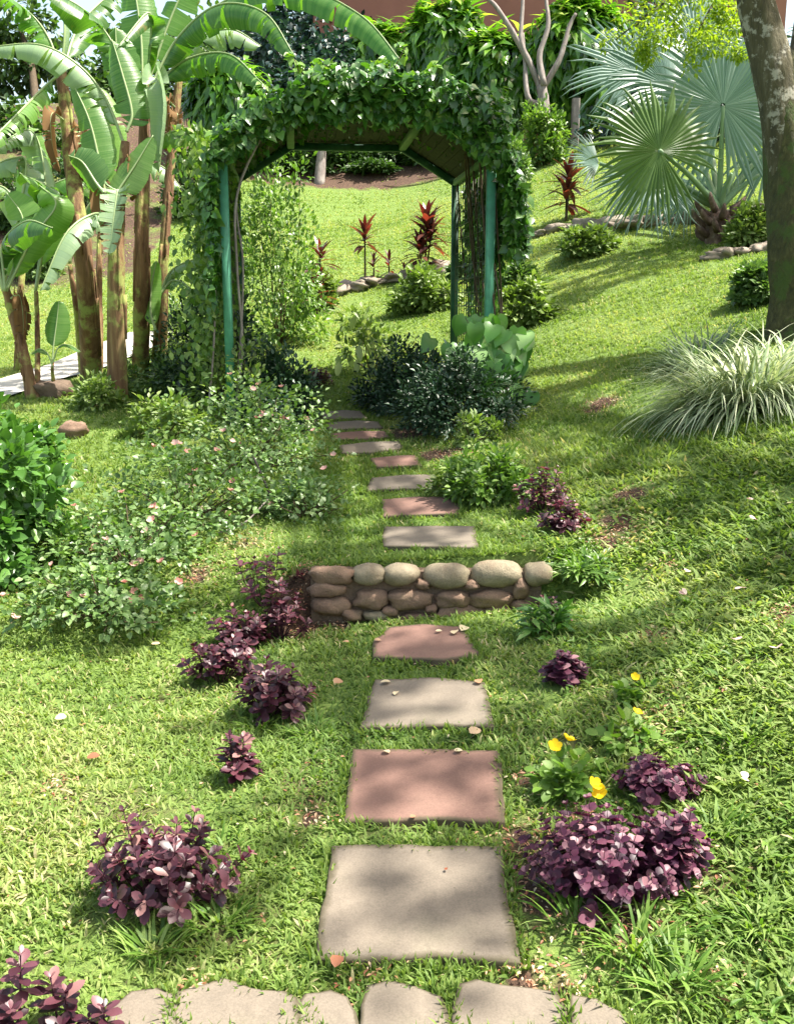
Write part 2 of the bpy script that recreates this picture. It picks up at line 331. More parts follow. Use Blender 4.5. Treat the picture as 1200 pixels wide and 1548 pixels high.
M['rafter'] = plain('pale green paint', (.10,.20,.08), .6, .2, 12)
M['roof_board'] = plain('dark boards', (.028,.027,.013), .85, .45, 14)
M['wire'] = plain('net wire', (.08,.09,.05), .6)
M['house'] = plain('terracotta wall', (.27,.115,.085), .85, .12, 1.2)
M['wood_dark'] = plain('dark timber', (.03,.022,.02), .7)
M['white'] = plain('pale trim', (.55,.5,.42), .6)
M['tile'] = plain('roof tile', (.20,.07,.05), .8, .3, 3)
# ground
m, nt, b = newmat('ground'); v = attr(nt, 'v'); n1 = noise(nt, 2.2, 6, .65); n2 = noise(nt, 30, 5, .7)
gcol = ramp(nt, n2, [(.25,(.05,.095,.015)),(.5,(.12,.19,.035)),(.75,(.20,.27,.06))])
scol = ramp(nt, n2, [(.25,(.025,.014,.009)),(.55,(.085,.048,.03)),(.8,(.21,.135,.085))])  # earth tones darkened throughout, standing in for tree shade on the bank
fac = math_(nt, 'ADD', v, math_(nt, 'MULTIPLY', math_(nt, 'SUBTRACT', n1, .5), 1.1))
f2 = ramp(nt, fac, [(.35,(0,0,0)),(.6,(1,1,1))])
nt.links.new(mixc(nt, f2, gcol, scol), b.inputs['Base Color']); b.inputs['Roughness'].default_value = .95; bump(nt, b, n2, .9, .03); M['ground'] = m
# ------------------------------------------------------------------ ground sheet
def cell(n, s=1): return [(x*s, y*s) for x, y in n]
SOIL = []   # (x, y, r, strength)
def soil(px, py, rpx, s=1.): p = G(px, py); SOIL.append((p[0], p[1], 1.15*rpx/F*depth(p), s))
for a in [(450,940,38,1),(470,905,30,1),(520,945,20,.8),(930,790,34,.9),(950,750,26,.9),(915,820,30,.8),(820,1350,40,1),(840,1300,30,.9),(660,690,30,.8),(620,655,36,.9),(700,680,22,.8),
          (470,1240,24,.8),(930,1390,55,.8),(780,1270,26,.7),(880,1250,30,.6),(1190,930,30,.8),(990,960,26,.6),(1010,1075,26,.5),(985,1110,28,.6),(795,1180,22,.7),(1010,860,24,.5),(560,1480,30,.4),
          (790,1490,40,.8),(850,1500,40,.7),(300,1500,20,.6),(1080,1480,26,.6),(1040,1310,30,.4),(370,820,40,.5),(300,870,30,.6),(1040,650,30,.7),(480,470,30,.7),(910,610,24,.8),(900,620,18,.7),(90,1190,20,.5)]: soil(*a)
def soilmask(x, y):
    s = np.zeros_like(x)
    for (a, b_, r, k) in SOIL: s = np.maximum(s, k*np.exp(-((x-a)**2+((y-b_)*.75)**2)/(r*r)))
    bank = sstep((y-22.6)/1.2)*(x > -7)*(x < 3.2)*.95          # red earth bank behind the upper lawn
    bank2 = sstep((y-15.5)/2.5)*(x < -4.4)*.6
    return np.clip(np.maximum(np.maximum(s, bank), bank2), 0, 1)
def soilbase(x, y): return np.clip(.42-(y-3.5)*.09, 0, .42)
def axis(a): return np.array(sorted(set(np.round(a, 4))))
xs = axis(np.concatenate([np.linspace(-3,4,176), np.linspace(-20,20,161), [-160,-90,-50,-30,30,50,90,160], np.linspace(-.48,-.36,7), np.linspace(.64,.9,9)]))
ys = axis(np.concatenate([np.linspace(1,8,176), np.linspace(WALL_Y-.02,WALL_Y+.14,17), np.linspace(-5,32,149), [-60,-30,-12,36,45,70,120,220]]))
X, Y = np.meshgrid(xs, ys); Z = H(X, Y)
jit = np.array([[mnoise.noise(Vector((x*2.1, y*2.1, 0))) for x in xs] for y in ys])
Z = Z+.018*jit*(np.abs(Y-WALL_Y-.07) > .12)
mb = MB(); nx = len(xs); ny = len(ys); V = np.stack([X, Y, Z], 2).reshape(-1,3)
I = (np.arange(ny-1)[:,None]*nx+np.arange(nx-1)[None]).ravel(); mb.V.append(V); mb.n = len(V)
mb.L.append(np.stack([I, I+1, I+nx+1, I+nx], 1).ravel()); mb.Z.append(np.full(len(I), 4)); mb.A.append(np.maximum(soilmask(X, Y), soilbase(X, Y)).ravel()); mb.B.append(np.zeros(len(V))); mb.M.append(np.zeros(len(I)))
struct(mb.build('ground', M['ground']))
# ------------------------------------------------------------------ stepping stones
POLYS = []
def slab(poly, mat, name, label, cat, group, th=.05, lift=.026, bevel=.007, grow=0):
    P = np.array([G(x, y) for x, y in poly]); POLYS.append(P[:,:2].copy())
    c = P.mean(0); c[2] = H(c[0], c[1])
    # densify the outline and roughen it
    Q = []
    n = len(P)
    for i in range(n):
        a = P[i]; b_ = P[(i+1)%n]; L = np.linalg.norm((b_-a)[:2]); k = max(2, int(L/.035))
        for j in range(k):
            q = a+(b_-a)*j/k; nn = mnoise.noise(Vector((q[0]*14, q[1]*14, 3)))*.009+mnoise.noise(Vector((q[0]*4, q[1]*4, 1)))*.012
            dr = unit(q-c); q = q+dr*nn; Q.append(q)
    Q = np.array(Q); k = len(Q)
    A2 = np.c_[P[:,0], P[:,1], np.ones(n)]; pl = np.linalg.lstsq(A2, P[:,2], rcond=None)[0]
    def zz(q, o): return np.c_[q[:,0], q[:,1], q[:,0]*pl[0]+q[:,1]*pl[1]+pl[2]+o]
    c2 = np.array([c[0], c[1], 0]); ring = lambda s, o: zz(c2+(Q-c2)*s, o)
    w_ = np.linalg.norm((Q-c)[:,:2], axis=1).mean(); s1 = 1-bevel/w_
    V = np.vstack([ring(1, lift-th), ring(1, lift-bevel*.7), ring(1-(bevel*.3)/w_, lift-bevel*.2), ring(s1, lift), ring(s1*.86, lift), zz(c2[None], lift)])
    Bt = np.concatenate([np.ones(4*k), np.zeros(k+1)])
    f = []
    for r_ in range(4):
        for i in range(k): j = (i+1)%k; f.append((r_*k+i, r_*k+j, (r_+1)*k+j, (r_+1)*k+i))
    for i in range(k): f.append((4*k+i, 4*k+(i+1)%k, 5*k))
    mb = MB().add(V, f, .5, Bt); c[2] = float(c[0]*pl[0]+c[1]*pl[1]+pl[2])
    return solo(mb, name, M[mat], c, label, cat, group)
GS = 'stepping slabs leading up to the arch'
SL = [([(500,1292),(640,1288),(757,1290),(773,1400),(787,1473),(640,1462),(480,1462),(488,1400)],'slab_grey','large grey slab nearest the front, just behind the row of kerb stones'),
 ([(535,1145),(640,1143),(754,1144),(763,1257),(640,1253),(521,1254),(524,1200)],'slab_red','large reddish slab between two grey slabs in front of the wall'),
 ([(566,1036),(650,1034),(735,1038),(748,1110),(640,1107),(545,1110),(553,1075)],'slab_grey','grey slab second from the front, lying before the red slab below the wall'),
 ([(587,955),(640,951),(695,955),(728,997),(672,1008),(562,1002),(566,975)],'slab_red','red slab at the foot of the low cobble wall, with fallen leaves on it'),
 ([(580,803),(650,801),(716,803),(724,836),(640,834),(577,833)],'slab_grey','grey slab on the terrace just above the cobble wall'),
 ([(577,760),(630,757),(674,757),(695,770),(692,783),(640,785),(580,787)],'slab_red','rounded red slab second above the cobble wall'),
 ([(560,727),(610,724),(655,723),(663,745),(610,746),(553,748)],'slab_grey','grey slab between the rounded red slab and the small red slab'),
 ([(558,697),(600,694),(628,693),(637,708),(600,711),(568,712)],'slab_red','smallest red slab, half grown over by grass'),
 ([(512,677),(560,673),(604,672),(611,682),(560,690),(515,690)],'slab_grey','pale grey slab below the dark row of slabs at the arch'),
 ([(500,659),(545,656),(580,656),(590,665),(545,669),(502,669)],'slab_red','reddish slab in shade at the entrance of the arch'),
 ([(493,643),(540,640),(572,641),(578,651),(540,653),(496,654)],'slab_grey','grey slab in shade under the front of the arch'),
 ([(484,627),(520,624),(545,625),(556,636),(520,638),(488,638)],'slab_grey','farthest grey slab visible under the arch')]
for k, (poly, mt, lab) in enumerate(SL): slab(poly, mt, 'stepping_stone', lab, 'stepping stone', GS)
GK = 'kerb stones across the foot of the path'
KS = [([(200,1512),(235,1508),(258,1518),(268,1570),(165,1570),(175,1535)],'pale kerb stone farthest left in the front row','slab_grey'),
 ([(280,1512),(340,1492),(380,1506),(430,1512),(450,1525),(455,1570),(262,1570),(270,1530)],'wide pale kerb stone second from the left in the front row','slab_grey'),
 ([(462,1516),(500,1508),(525,1520),(538,1545),(540,1570),(450,1570),(450,1535)],'short round-topped kerb stone left of the middle one','slab_grey'),
 ([(560,1505),(590,1497),(625,1506),(665,1520),(680,1570),(548,1570),(548,1535)],'pale rose grey kerb stone in the middle of the front row','slab_grey'),
 ([(695,1500),(720,1493),(770,1503),(835,1512),(850,1535),(855,1570),(688,1570),(688,1530)],'wide grey kerb stone right of the middle one','slab_grey'),
 ([(862,1515),(900,1525),(935,1545),(950,1575),(865,1575)],'yellowish kerb stone farthest right under the long grass','slab_grey')]
for poly, lab, mt in KS: c_ = np.mean(poly, 0); slab([tuple(c_+(np.array(q)-c_)*np.array([1.07, 1.03])) for q in poly], mt, 'kerb_stone', lab, 'kerb stone', GK, lift=.022, bevel=.006)
# concrete path on the left
PTH = np.array([G(*p) for p in [(-200,690),(-40,622),(135,578),(180,545),(120,548),(0,578),(-200,620)]])
A2 = np.array([[-7.2,9.4],[-4.6,10.1],[-2.95,11.3],[-2.3,13.0],[-2.9,13.2],[-3.6,11.9],[-5.0,10.95],[-7.4,10.3]])
def ribbon(C, wd, n, lift):
    c = spline(C, n); t = unit(np.gradient(c, axis=0)); s = np.stack([-t[:,1], t[:,0]], 1); L = c+s*wd/2; Rr = c-s*wd/2
    V = []; 
    for a in np.linspace(0,1,7):
        p = L*(1-a)+Rr*a; V.append(np.c_[p, H(p[:,0], p[:,1])+lift])
    V = np.array(V).reshape(-1,3); f = [(j*n+i, (j+1)*n+i, (j+1)*n+i+1, j*n+i+1) for j in range(6) for i in range(n-1)]
    POLYS.append(np.vstack([L, Rr[::-1]])); return V, f
g0, g1, g2, g3 = G(-160,660), G(20,585), G(125,552), G(240,505)
V, f = ribbon([g0[:2], g1[:2], g2[:2], g3[:2]], .85, 50, .03); struct(MB().add(V, f).build('path', M['concrete']))
def inpoly(x, y, P):
    r = np.zeros(len(x), bool); n = len(P)
    for i in range(n):
        x1, y1 = P[i]; x2, y2 = P[(i+1)%n]
        c = ((y1 > y) != (y2 > y)); r ^= c & (x < (x2-x1)*(y-y1)/((y2-y1) if y2 != y1 else 1e-9)+x1)
    return r
# ------------------------------------------------------------------ lawn
PN = {}
def vnoise(x, y, s, seed=0):
    if seed not in PN: PN[seed] = np.random.default_rng(100+seed).random((256,256))
    t = PN[seed]; x = x*s+1000; y = y*s+1000; i = np.floor(x).astype(int); j = np.floor(y).astype(int); u = sstep(x-i); v = sstep(y-j)
    g = lambda a, b_: t[b_ % 256, a % 256]
    return (g(i,j)*(1-u)+g(i+1,j)*u)*(1-v)+(g(i,j+1)*(1-u)+g(i+1,j+1)*u)*v
def lawn():
    N = 950000; d0, d1 = 1.9, 27.
    dd = np.linspace(d0, d1, 4000); pdf = dd*np.where(dd < 3.5, 1, (3.5/dd)**1.25); cdf = np.cumsum(pdf); cdf /= cdf[-1]
    y = np.interp(RG.random(N), cdf, dd)
    x = (RG.random(N)*2-1)*(.46*y+.35)
    # gather into tufts
    cl = .035*(y/3)**.5; tx = np.round((x+RG.normal(size=N)*.002)/cl/1.6)*cl*1.6; ty = np.round(y/cl/1.6)*cl*1.6
    hx = np.sin(tx*913.7+ty*271.3)*cl*.8; hy = np.sin(tx*517.1-ty*733.9)*cl*.8
    k = RG.random(N)*.75
    x = x*(1-k)+(tx+hx)*k; y = y*(1-k)+(ty+hy)*k
    sm = soilmask(x, y); nz = vnoise(x, y, 1.3)*.5+vnoise(x, y, 4.5, 1)*.3+vnoise(x, y, 13, 2)*.2
    keep = RG.random(N) > np.clip(sm*1.9-.12+(nz-.5)*1.1, 0, .95)
    patchy = vnoise(x, y, 7, 5)
    keep &= RG.random(N) > np.clip((patchy-.62)*3.0, 0, .85)*(x > .3)*(y < 6)
    for P in POLYS:
        c = P.mean(0); keep &= ~inpoly(x, y, c+(P-c)*.985)
    keep &= ~((x > -.44) & (x < .76) & (y > WALL_Y-.045) & (y < WALL_Y+.09))
    keep &= ~((x > -.30) & (x < .60) & (y > WALL_Y-.05) & (y < WALL_Y-.02))
    keep &= ~((y > 21) & (x > -3) & (x < 3) & (RG.random(N) < .6))
    x = x[keep]; y = y[keep]; sm = sm[keep]; n = len(x); z = H(x, y)
    z += .018*0
    P = np.stack([x, y, z-.004], 1)
    right = sstep((x-.55)/.5)*(y < 7); nearc = np.clip(1-(y-6)/8, 0, 1)
    L = (.020+.036*RG.random(n)**1.3)*(1+.6*right)*(.72+.28*nearc)*(1+np.clip(y-4, 0, 30)*.02)
    wd = (.0040+.0060*RG.random(n)**1.5)*(1+.45*right)*(1+np.clip(y-3, 0, 30)*.11)
    az = RG.random(n)*2*math.pi; el = R(8)+R(62)*RG.random(n)**1.0; el = el*(1-.2*right)
    el = np.minimum(el+R(10)*(y > 6), R(80))
    d = np.stack([np.cos(az)*np.cos(el), np.sin(az)*np.cos(el), np.sin(el)], 1)
    tn = np.stack([-np.cos(az)*np.sin(el), -np.sin(az)*np.sin(el), np.cos(el)], 1)+RG.normal(size=(n,3))*.35
    Mx = frames(d, tn, wd, L)
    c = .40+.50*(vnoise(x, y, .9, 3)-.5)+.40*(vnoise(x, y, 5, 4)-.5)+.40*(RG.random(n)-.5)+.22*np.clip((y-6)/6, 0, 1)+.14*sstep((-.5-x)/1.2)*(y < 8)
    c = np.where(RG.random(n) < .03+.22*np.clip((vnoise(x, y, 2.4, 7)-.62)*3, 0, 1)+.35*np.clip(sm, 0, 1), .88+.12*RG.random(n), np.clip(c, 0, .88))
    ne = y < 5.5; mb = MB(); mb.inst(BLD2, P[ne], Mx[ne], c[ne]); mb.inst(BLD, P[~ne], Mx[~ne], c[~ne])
    o = mb.build('grass', M['grass'], None, False); o['kind'] = 'stuff'; tag(o, 'coarse green lawn grass growing between and around the slabs', 'grass')
lawn()
def fringe():
    P = []
    for poly in POLYS[:-1]:
        n = len(poly)
        for i in range(n):
            a = poly[i]; b_ = poly[(i+1)%n]; L = np.linalg.norm(b_-a); k = int(L*520); u = RG.random(k); q = a+(b_-a)*u[:,None]; d = b_-a; nn = np.array([d[1], -d[0]])/max(L, 1e-6)
            c = poly.mean(0); 
            if np.dot(nn, (a+b_)/2-c) < 0: nn = -nn
            kk = vnoise(q[:,0], q[:,1], 9, 31) > .33; q = q+nn*(RG.random(k)*.035-.006)[:,None]; P.append(q[kk])
    u = RG.random(900); P.append(np.stack([-.44+1.2*u, WALL_Y+.10+.05*RG.random(900)], 1))
    P = np.vstack(P); x, y = P[:,0], P[:,1]; n = len(x); P3 = np.stack([x, y, H(x, y)-.003], 1); az = RG.random(n)*6.28; el = RG.uniform(.5,1.4,n)
    d = np.stack([np.cos(az)*np.cos(el), np.sin(az)*np.cos(el), np.sin(el)], 1); L = .025+.035*RG.random(n); mb = MB()
    mb.inst(BLD2, P3, frames(d, rv(n)+np.array([0,0,.4]), .004+.005*RG.random(n), L), np.clip(.15+.6*RG.random(n), 0, .88)); o = mb.build('grass_fringe', M['grass'], None, False); o['kind'] = 'stuff'; tag(o, 'upright blades of grass fringing the slabs and the top of the wall', 'grass')
fringe()
def litter():
    P = []
    for (x, y, r_, k) in SOIL: m_ = int(min(240, 16000*r_*r_)+25); P.append(np.stack([x+RG.normal(size=m_)*r_*.7, y+RG.normal(size=m_)*r_*.8], 1))
    m_ = 1500; yy = 2+RG.random(m_)*5; P.append(np.stack([(RG.random(m_)-.5)*yy*.9, yy], 1)); P = np.vstack(P); n = len(P)
    kk = np.ones(n, bool)
    for p in POLYS: kk &= ~inpoly(P[:,0], P[:,1], p)
    P = P[kk & (P[:,1] < 14)]; n = len(P); P3 = np.stack([P[:,0], P[:,1], H(P[:,0], P[:,1])+.006+.018*RG.random(n)], 1); d = rv(n)*np.array([1,1,.25]); mb = MB(); L = RG.uniform(.006,.022,n)
    mb.inst(OVS, P3, frames(d, np.array([0,0,1.])+rv(n)*.4, L*.8, L), RG.random(n)); 
    o = mb.build('leaf_litter', M['dead'], None); o['kind'] = 'stuff'; tag(o, 'bits of dry leaf and thatch on the bare patches of soil', 'leaf litter')
litter()
# ------------------------------------------------------------------ cobble wall
t = thing('stone_wall', (.16, WALL_Y, 0.0), 'low retaining wall of rounded cobbles across the path', 'wall')
WX0, WX1 = -.44, .76
mb = MB(); cc = []
for i in range(40):
    for j in range(14):
        x = WX0+.01+(WX1-.05-WX0)*i/39; zz_ = -.06+(.34)*j/13; cc.append((x, WALL_Y+.015+.022*mnoise.noise(Vector((x*9, zz_*9, 0))), zz_))
f = [(i*14+j, (i+1)*14+j, (i+1)*14+j+1, i*14+j+1) for i in range(39) for j in range(13)]
mb.add(cc, f); k0 = [(i*14+13) for i in range(40)]
tb = [(cc[k][0], WALL_Y+.12, .285) for k in k0]; mb.add([cc[k] for k in k0]+tb, [(i, i+1, 41+i, 40+i) for i in range(39)])
mb.build('mortar', M['mortar'], t)
def wpx(px): return (px-600)/F*4.86
def wz(py): return float(W(600, py, (WALL_Y-.02)/(CP+(CY-py)/F*SP))[2])
ST = [(500,872,64,26,1),(556,872,50,28,0),(606,872,54,30,0),(677,874,68,36,0),(752,871,76,38,0),(816,871,44,32,0),
      (494,893,56,22,1),(560,908,50,26,1),(620,908,66,30,1),(686,907,54,24,1),(748,908,62,26,1),(790,893,24,30,1),
      (500,918,58,26,1),(590,925,24,16,1),(632,938,50,22,1),(697,932,70,30,1),(755,930,46,24,1),(570,932,40,16,0),(530,931,30,18,1),(716,885,22,14,1),(640,885,20,12,1),(652,922,20,14,1),(795,922,36,26,1)]
for k, (px, py, w_, h_, r_) in enumerate(ST):
    mb = MB(); ax = np.array([[math.cos(rnd.uniform(-.08,.08)),0,0],[0,1,0],[0,0,1]])
    top = py < 880 and not (k == 0)
    rock(mb, (wpx(px), WALL_Y+(.03 if top else .012), wz(py)), (w_/F*4.86/2*1.06, .08 if top else .052, h_/F*4.86/2*1.12), k+3, .10 if top else .22, 2.4 if top else 2.8)
    mb.build('stone', M['cobble' if not r_ else 'cobble_red'], t)
# edging stones along the upper terrace
def along(C, n):
    c = spline(C, 400); s = np.concatenate([[0], np.cumsum(np.linalg.norm(np.diff(c, axis=0), axis=1))]); return [c[np.searchsorted(s, q)] for q in np.linspace(0, s[-1]*.999, n)]
protos = []
for k in range(5):
    mb = MB(); rock(mb, (0,0,.03), (.17,.12,.055), 40+k, .5, 5.5, 16, 9); o = mb.build('edging_stone', M['edge'])
    protos.append(o)
used = set()
EL = ['edging stone in the terrace row seen through the arch', 'edging stone between arch and silver palm', 'edging stone in the row beside the silver palm']
pxl = list(along([(455,462),(500,446),(560,432),(620,420),(660,410)], 16))+list(along([(800,362),(850,348),(900,345),(960,343),(1050,335),(1160,318)], 26))+list(along([(1082,392),(1110,386),(1150,380)], 5))
for k, (px, py) in enumerate(pxl):
    g = G(px, py); o = protos[k % 5]
    if o.name in used: o = o.copy(); COL.objects.link(o)
    used.add(o.name); o.location = (g[0], g[1], g[2]-.005); o.rotation_euler = (rnd.uniform(-.3,.3), rnd.uniform(-.25,.25), rnd.uniform(-.9,.9))
    s_ = rnd.uniform(.6,1.3)*(1.0 if px < 1080 else .8); o.scale = (s_*rnd.uniform(.8,1.3), s_, s_*rnd.uniform(.8,1.4))
    lb = EL[0] if px < 700 else EL[1] if px < 1000 else EL[2] if k < 42 else 'rough stone in the short row by the trunk'
    ORD = 'first second third fourth fifth sixth seventh eighth ninth tenth eleventh twelfth thirteenth fourteenth fifteenth sixteenth'.split(); cnt = globals().setdefault('cnt', {}); cnt[lb] = cnt.get(lb, 0)+1; lb = ORD[cnt[lb]-1]+' from left: '+lb
    tag(o, lb, 'edging stone', 'terrace edging stones '+('under the arch view' if px < 700 else 'left of the palm' if px < 1000 else 'beside the palm' if k < 42 else 'by the trunk'))
# ------------------------------------------------------------------ plants: generic builders
def stems_to(mb, base, tips, r=.006, bendz=.5, seg=5, a=.5):
    for tp in tips:
        mid = (np.asarray(base)+tp)/2+np.array([rnd.uniform(-.06,.06), rnd.uniform(-.06,.06), 0.])*np.linalg.norm(tp-base)*1.5; mid[2] = base[2]+(tp[2]-base[2])*bendz
        P = spline([base, mid, tp], 6); tube(mb, P, np.linspace(r, r*.35, 6), seg, a)
def mound(base, rx, ry, h, n, T, size, clumps=40, spread=.28, up=.4, inner=.35, seed=1, flat=.6, zlow=0.0, wf=1.0):
    """leaf clumps through the volume of a dome; returns positions, frames, tips"""
    u = RG.random(clumps)*2*math.pi; ct = RG.random(clumps)*(1-zlow)+zlow; st_ = np.sqrt(1-ct*ct); rr = inner+(1-inner)*RG.random(clumps)**.5
    rr *= .82+.36*RG.random(clumps)
    C = np.stack([np.cos(u)*st_*rx*rr, np.sin(u)*st_*ry*rr, ct*h*rr], 1)
    ci = RG.integers(0, clumps, n); off = RG.normal(size=(n,3))*spread*np.array([rx, ry, h*.8])*.6
    P = C[ci]+off; P[:,2] = np.abs(P[:,2])+.01
    out = unit(P/np.array([rx, ry, h])+1e-6); loc = unit(off)
    d = unit(out*.5+loc*.8+rv(n)*.5+np.array([0,0,.1])); nrm = unit(out*(1-flat)+np.array([0,0,1])*flat+rv(n)*.45)
    sz = size*(.6+.7*RG.random(n)); Pw = P+np.asarray(base)
    gz = H(Pw[:,0], Pw[:,1]); Pw[:,2] = np.maximum(Pw[:,2], gz+.012)+0
    ht = np.clip(P[:,2]/h, 0, 1); a = np.clip(.35+.3*ht*0+.55*(RG.random(n)-.35)+.12*RG.normal(size=clumps)[ci], 0, 1)
    return Pw, frames(d, nrm, sz*wf, sz), a, C+np.asarray(base)
def shrub(base, rx, h, n, T, size, mat, label, name='shrub', cat='shrub', group=None, ry=None, clumps=40, spread=.28, nst=14, stemmat='twig', wf=1., inner=.35, zlow=0., stemr=.007, flat=.6):
    base = np.asarray(base, float); t = thing(name, base, label, cat, group)
    P, Mx, a, C = mound(base, rx, ry or rx, h, n, T, size, clumps, spread, inner=inner, zlow=zlow, wf=wf, flat=flat)
    MB().inst(T, P, Mx, a).build('foliage', M[mat], t)
    mb = MB(); stems_to(mb, base-np.array([0,0,.02]), C[:nst], stemr); mb.build('stem', M[stemmat], t)
    return t, C
def flowers(t, pts, size, mat, npet=5, name='flower', small=False):
    for p in pts:
        mb = MB(); up = unit(np.array([rnd.uniform(-.5,.5), rnd.uniform(-.9,.2), 1.]))
        x = unit(np.cross(up, [0,1,.1])); y = np.cross(up, x); k = npet; th = np.arange(k)/k*2*math.pi+rnd.random()
        d = np.cos(th)[:,None]*x+np.sin(th)[:,None]*y+up*.35; nn = up-d*.4
        mb.inst(PET, np.repeat(np.asarray(p)[None], k, 0), frames(d, nn, size*.9, size), RG.random(k)*.5+rnd.random()*.5)
        mb.build(name, M[mat], t)
# ------------------------------------------------------------------ garden arch
AD = unit(np.array([-.10, 1, 0])); AS = np.array([AD[1], -AD[0], 0]); AL = 1.95
A0 = np.array([-.32, 8.78, 0.0]); PO = 1.13; TP = .57; ZS, ZT = 2.80, 3.14
agz = lambda p: float(H(p[0], p[1]))
t = thing('garden_arch', (A0[0]+AD[0], A0[1]+AD[1], agz(A0+AD)), 'green painted garden arch with sloping shoulders and a boarded roof over the path', 'arch')
def AP(s, l, z): p = A0+AS*s+AD*l; return np.array([p[0], p[1], z])
for l in (0, AL):
    for s in (-PO, PO):
        p = AP(s, l, 0); mb = MB(); bar(mb, AP(s, l, agz(p)-.1), AP(s, l, ZS), .075, .075, AS); mb.build('post', M['green_paint' if l == 0 else 'shaded_paint'], t)
    for (s1, z1, s2, z2) in ((-PO, ZS, -TP, ZT), (-TP, ZT, TP, ZT), (TP, ZT, PO, ZS)):
        mb = MB(); bar(mb, AP(s1, l, z1), AP(s2, l, z2), .07, .07, AD); mb.build('beam', M['shaded_paint'], t)
for s, z in ((-PO, ZS), (-TP, ZT), (TP, ZT), (PO, ZS)):
    mb = MB(); bar(mb, AP(s, .05, z+.0), AP(s, AL-.05, z+.0), .06, .075, (0,0,1)); mb.build('rafter', M['rafter'], t)
mb = MB()
for (s1, z1, s2, z2) in ((-PO, ZS, -TP, ZT), (-TP, ZT, TP, ZT), (TP, ZT, PO, ZS)):
    nrm = unit(np.array([-(z2-z1), 0, (s2-s1)])); L = math.hypot(s2-s1, z2-z1); k = int(L/.085)
    for i in range(k):
        u = (i+.5)/k; s = s1+(s2-s1)*u; z = z1+(z2-z1)*u+.055
        bar(mb, AP(s, -.06, z), AP(s, AL+.06, z), L/k*.975, .018, AS*(s2-s1)+np.array([0,0,z2-z1]))
mb.build('roof_boards', M['roof_board'], t, False)
for sg, nm in ((1, 'net_panel'), (-1, 'net_panel')):
    mb = MB()
    for i in range(14):
        l = .06+(AL-.12)*i/13; tube(mb, [AP(PO*sg, l, agz(AP(PO*sg, l, 0))), AP(PO*sg, l, ZS)], .004, 4)
    for j in range(16):
        z = .75+(ZS-.8)*j/15; tube(mb, [AP(PO*sg, 0, z), AP(PO*sg, AL, z)], .004, 4)
    mb.build(nm, M['wire'], t)
# vine over the arch
def vine_pts(n):
    seg = [(-PO-.05, ZS-1.1, -PO, ZS, 1.1),(-PO, ZS, -TP, ZT, 1.3),(-TP, ZT, TP, ZT, 2.1),(TP, ZT, PO, ZS, 2.4),(PO, ZS, PO+.05, 1.95, 2.0)]
    wts = np.array([s[4]*math.hypot(s[2]-s[0], s[3]-s[1]) for s in seg]); idx = RG.choice(5, n, p=wts/wts.sum()); u = RG.random(n)
    S_ = np.array([s[:4] for s in seg])[idx]; s = S_[:,0]+(S_[:,2]-S_[:,0])*u; z = S_[:,1]+(S_[:,3]-S_[:,1])*u
    nr = np.stack([-(S_[:,3]-S_[:,1]), S_[:,2]-S_[:,0]], 1); nr = unit(nr); nr[idx == 4] = (1, .15)
    nr[idx == 0] = (-1, .15)
    l = RG.random(n)**1.5*(AL+.35)-.22
    return s, z, l, nr, idx
n = 14500; s, z, l, nr, idx_ = vine_pts(n)
lump = vnoise(s*2+5, l*2+z*2, 1.6, 8); th = (.07+RG.random(n)**.8*(.10+.30*lump))*np.where(idx_ == 0, .35, np.where(idx_ == 1, .5, np.where(idx_ == 4, .7, np.where(idx_ == 2, .62+.42*np.clip(1-(s-.15)**2/.35, 0, 1), 1.0))))
s2 = s+nr[:,0]*th; z2 = z+nr[:,1]*th; hang = (RG.random(n) < .30)*(l < .06)*(idx_ != 4); z2 = z2-hang*RG.random(n)*.26
front = l < .05; l2 = l-front*RG.random(n)*.12
P = A0+AS*s2[:,None]+AD*l2[:,None]; P[:,2] = z2
out = AS*nr[:,0][:,None]+np.array([0,0,1])*nr[:,1][:,None]
fr = np.where(front, .7, .15)[:,None]*np.array([0,-1,0])
nrm = unit(out*.8+fr+rv(n)*.55+np.array([0,0,.3])); d = unit(out*.2+np.array([0,-.3,-.7])+rv(n)*.8)
sz = .036+.062*RG.random(n)**1.5
t2 = thing('climbing_vine', AP(PO+.05, .1, agz(AP(PO, 0, 0))), 'dense heart-leaved vine covering the roof and right side of the green arch', 'climbing plant')
mbf = MB(); mbf.inst(HRT, P, frames(d, nrm, sz, sz), np.clip(RG.random(n)*.75+.25*lump, 0, 1))
m_ = 1500; sx_ = RG.uniform(-PO-.05, PO+.1, m_); zb = np.where(np.abs(sx_) < TP, ZT, ZT-(np.abs(sx_)-TP)*(ZT-ZS)/(PO-TP)); low = .02+.14*vnoise(sx_, sx_*0, 5, 41)
P = A0+AS*sx_[:,None]+AD*(-.08-.1*RG.random(m_))[:,None]; P[:,2] = zb+.14-(low+.10)*RG.random(m_)
mbf.inst(HRT, P, frames(np.array([0,-.2,-.8])+rv(m_)*.6, np.array([0,-1,.5])+rv(m_)*.5, .07, .075), RG.random(m_))
# thinner curtain on the inside right and left faces
n = 1300; l = RG.random(n)*AL*.8+.1; z = .9+RG.random(n)**.6*1.9; lf = RG.random(n) < .3
ss = PO+.05+RG.random(n)*.10
P = A0+AS*ss[:,None]+AD*l[:,None]; P[:,2] = z; kk = vnoise(l, z, 2.2, 9) > .38; P = P[kk]; n = len(P)
mbf.inst(HRT, P, frames(unit(np.array([0,0,-1])+rv(n)*.7), AS+rv(n)*.6, .07, .07), RG.random(n)*.5)
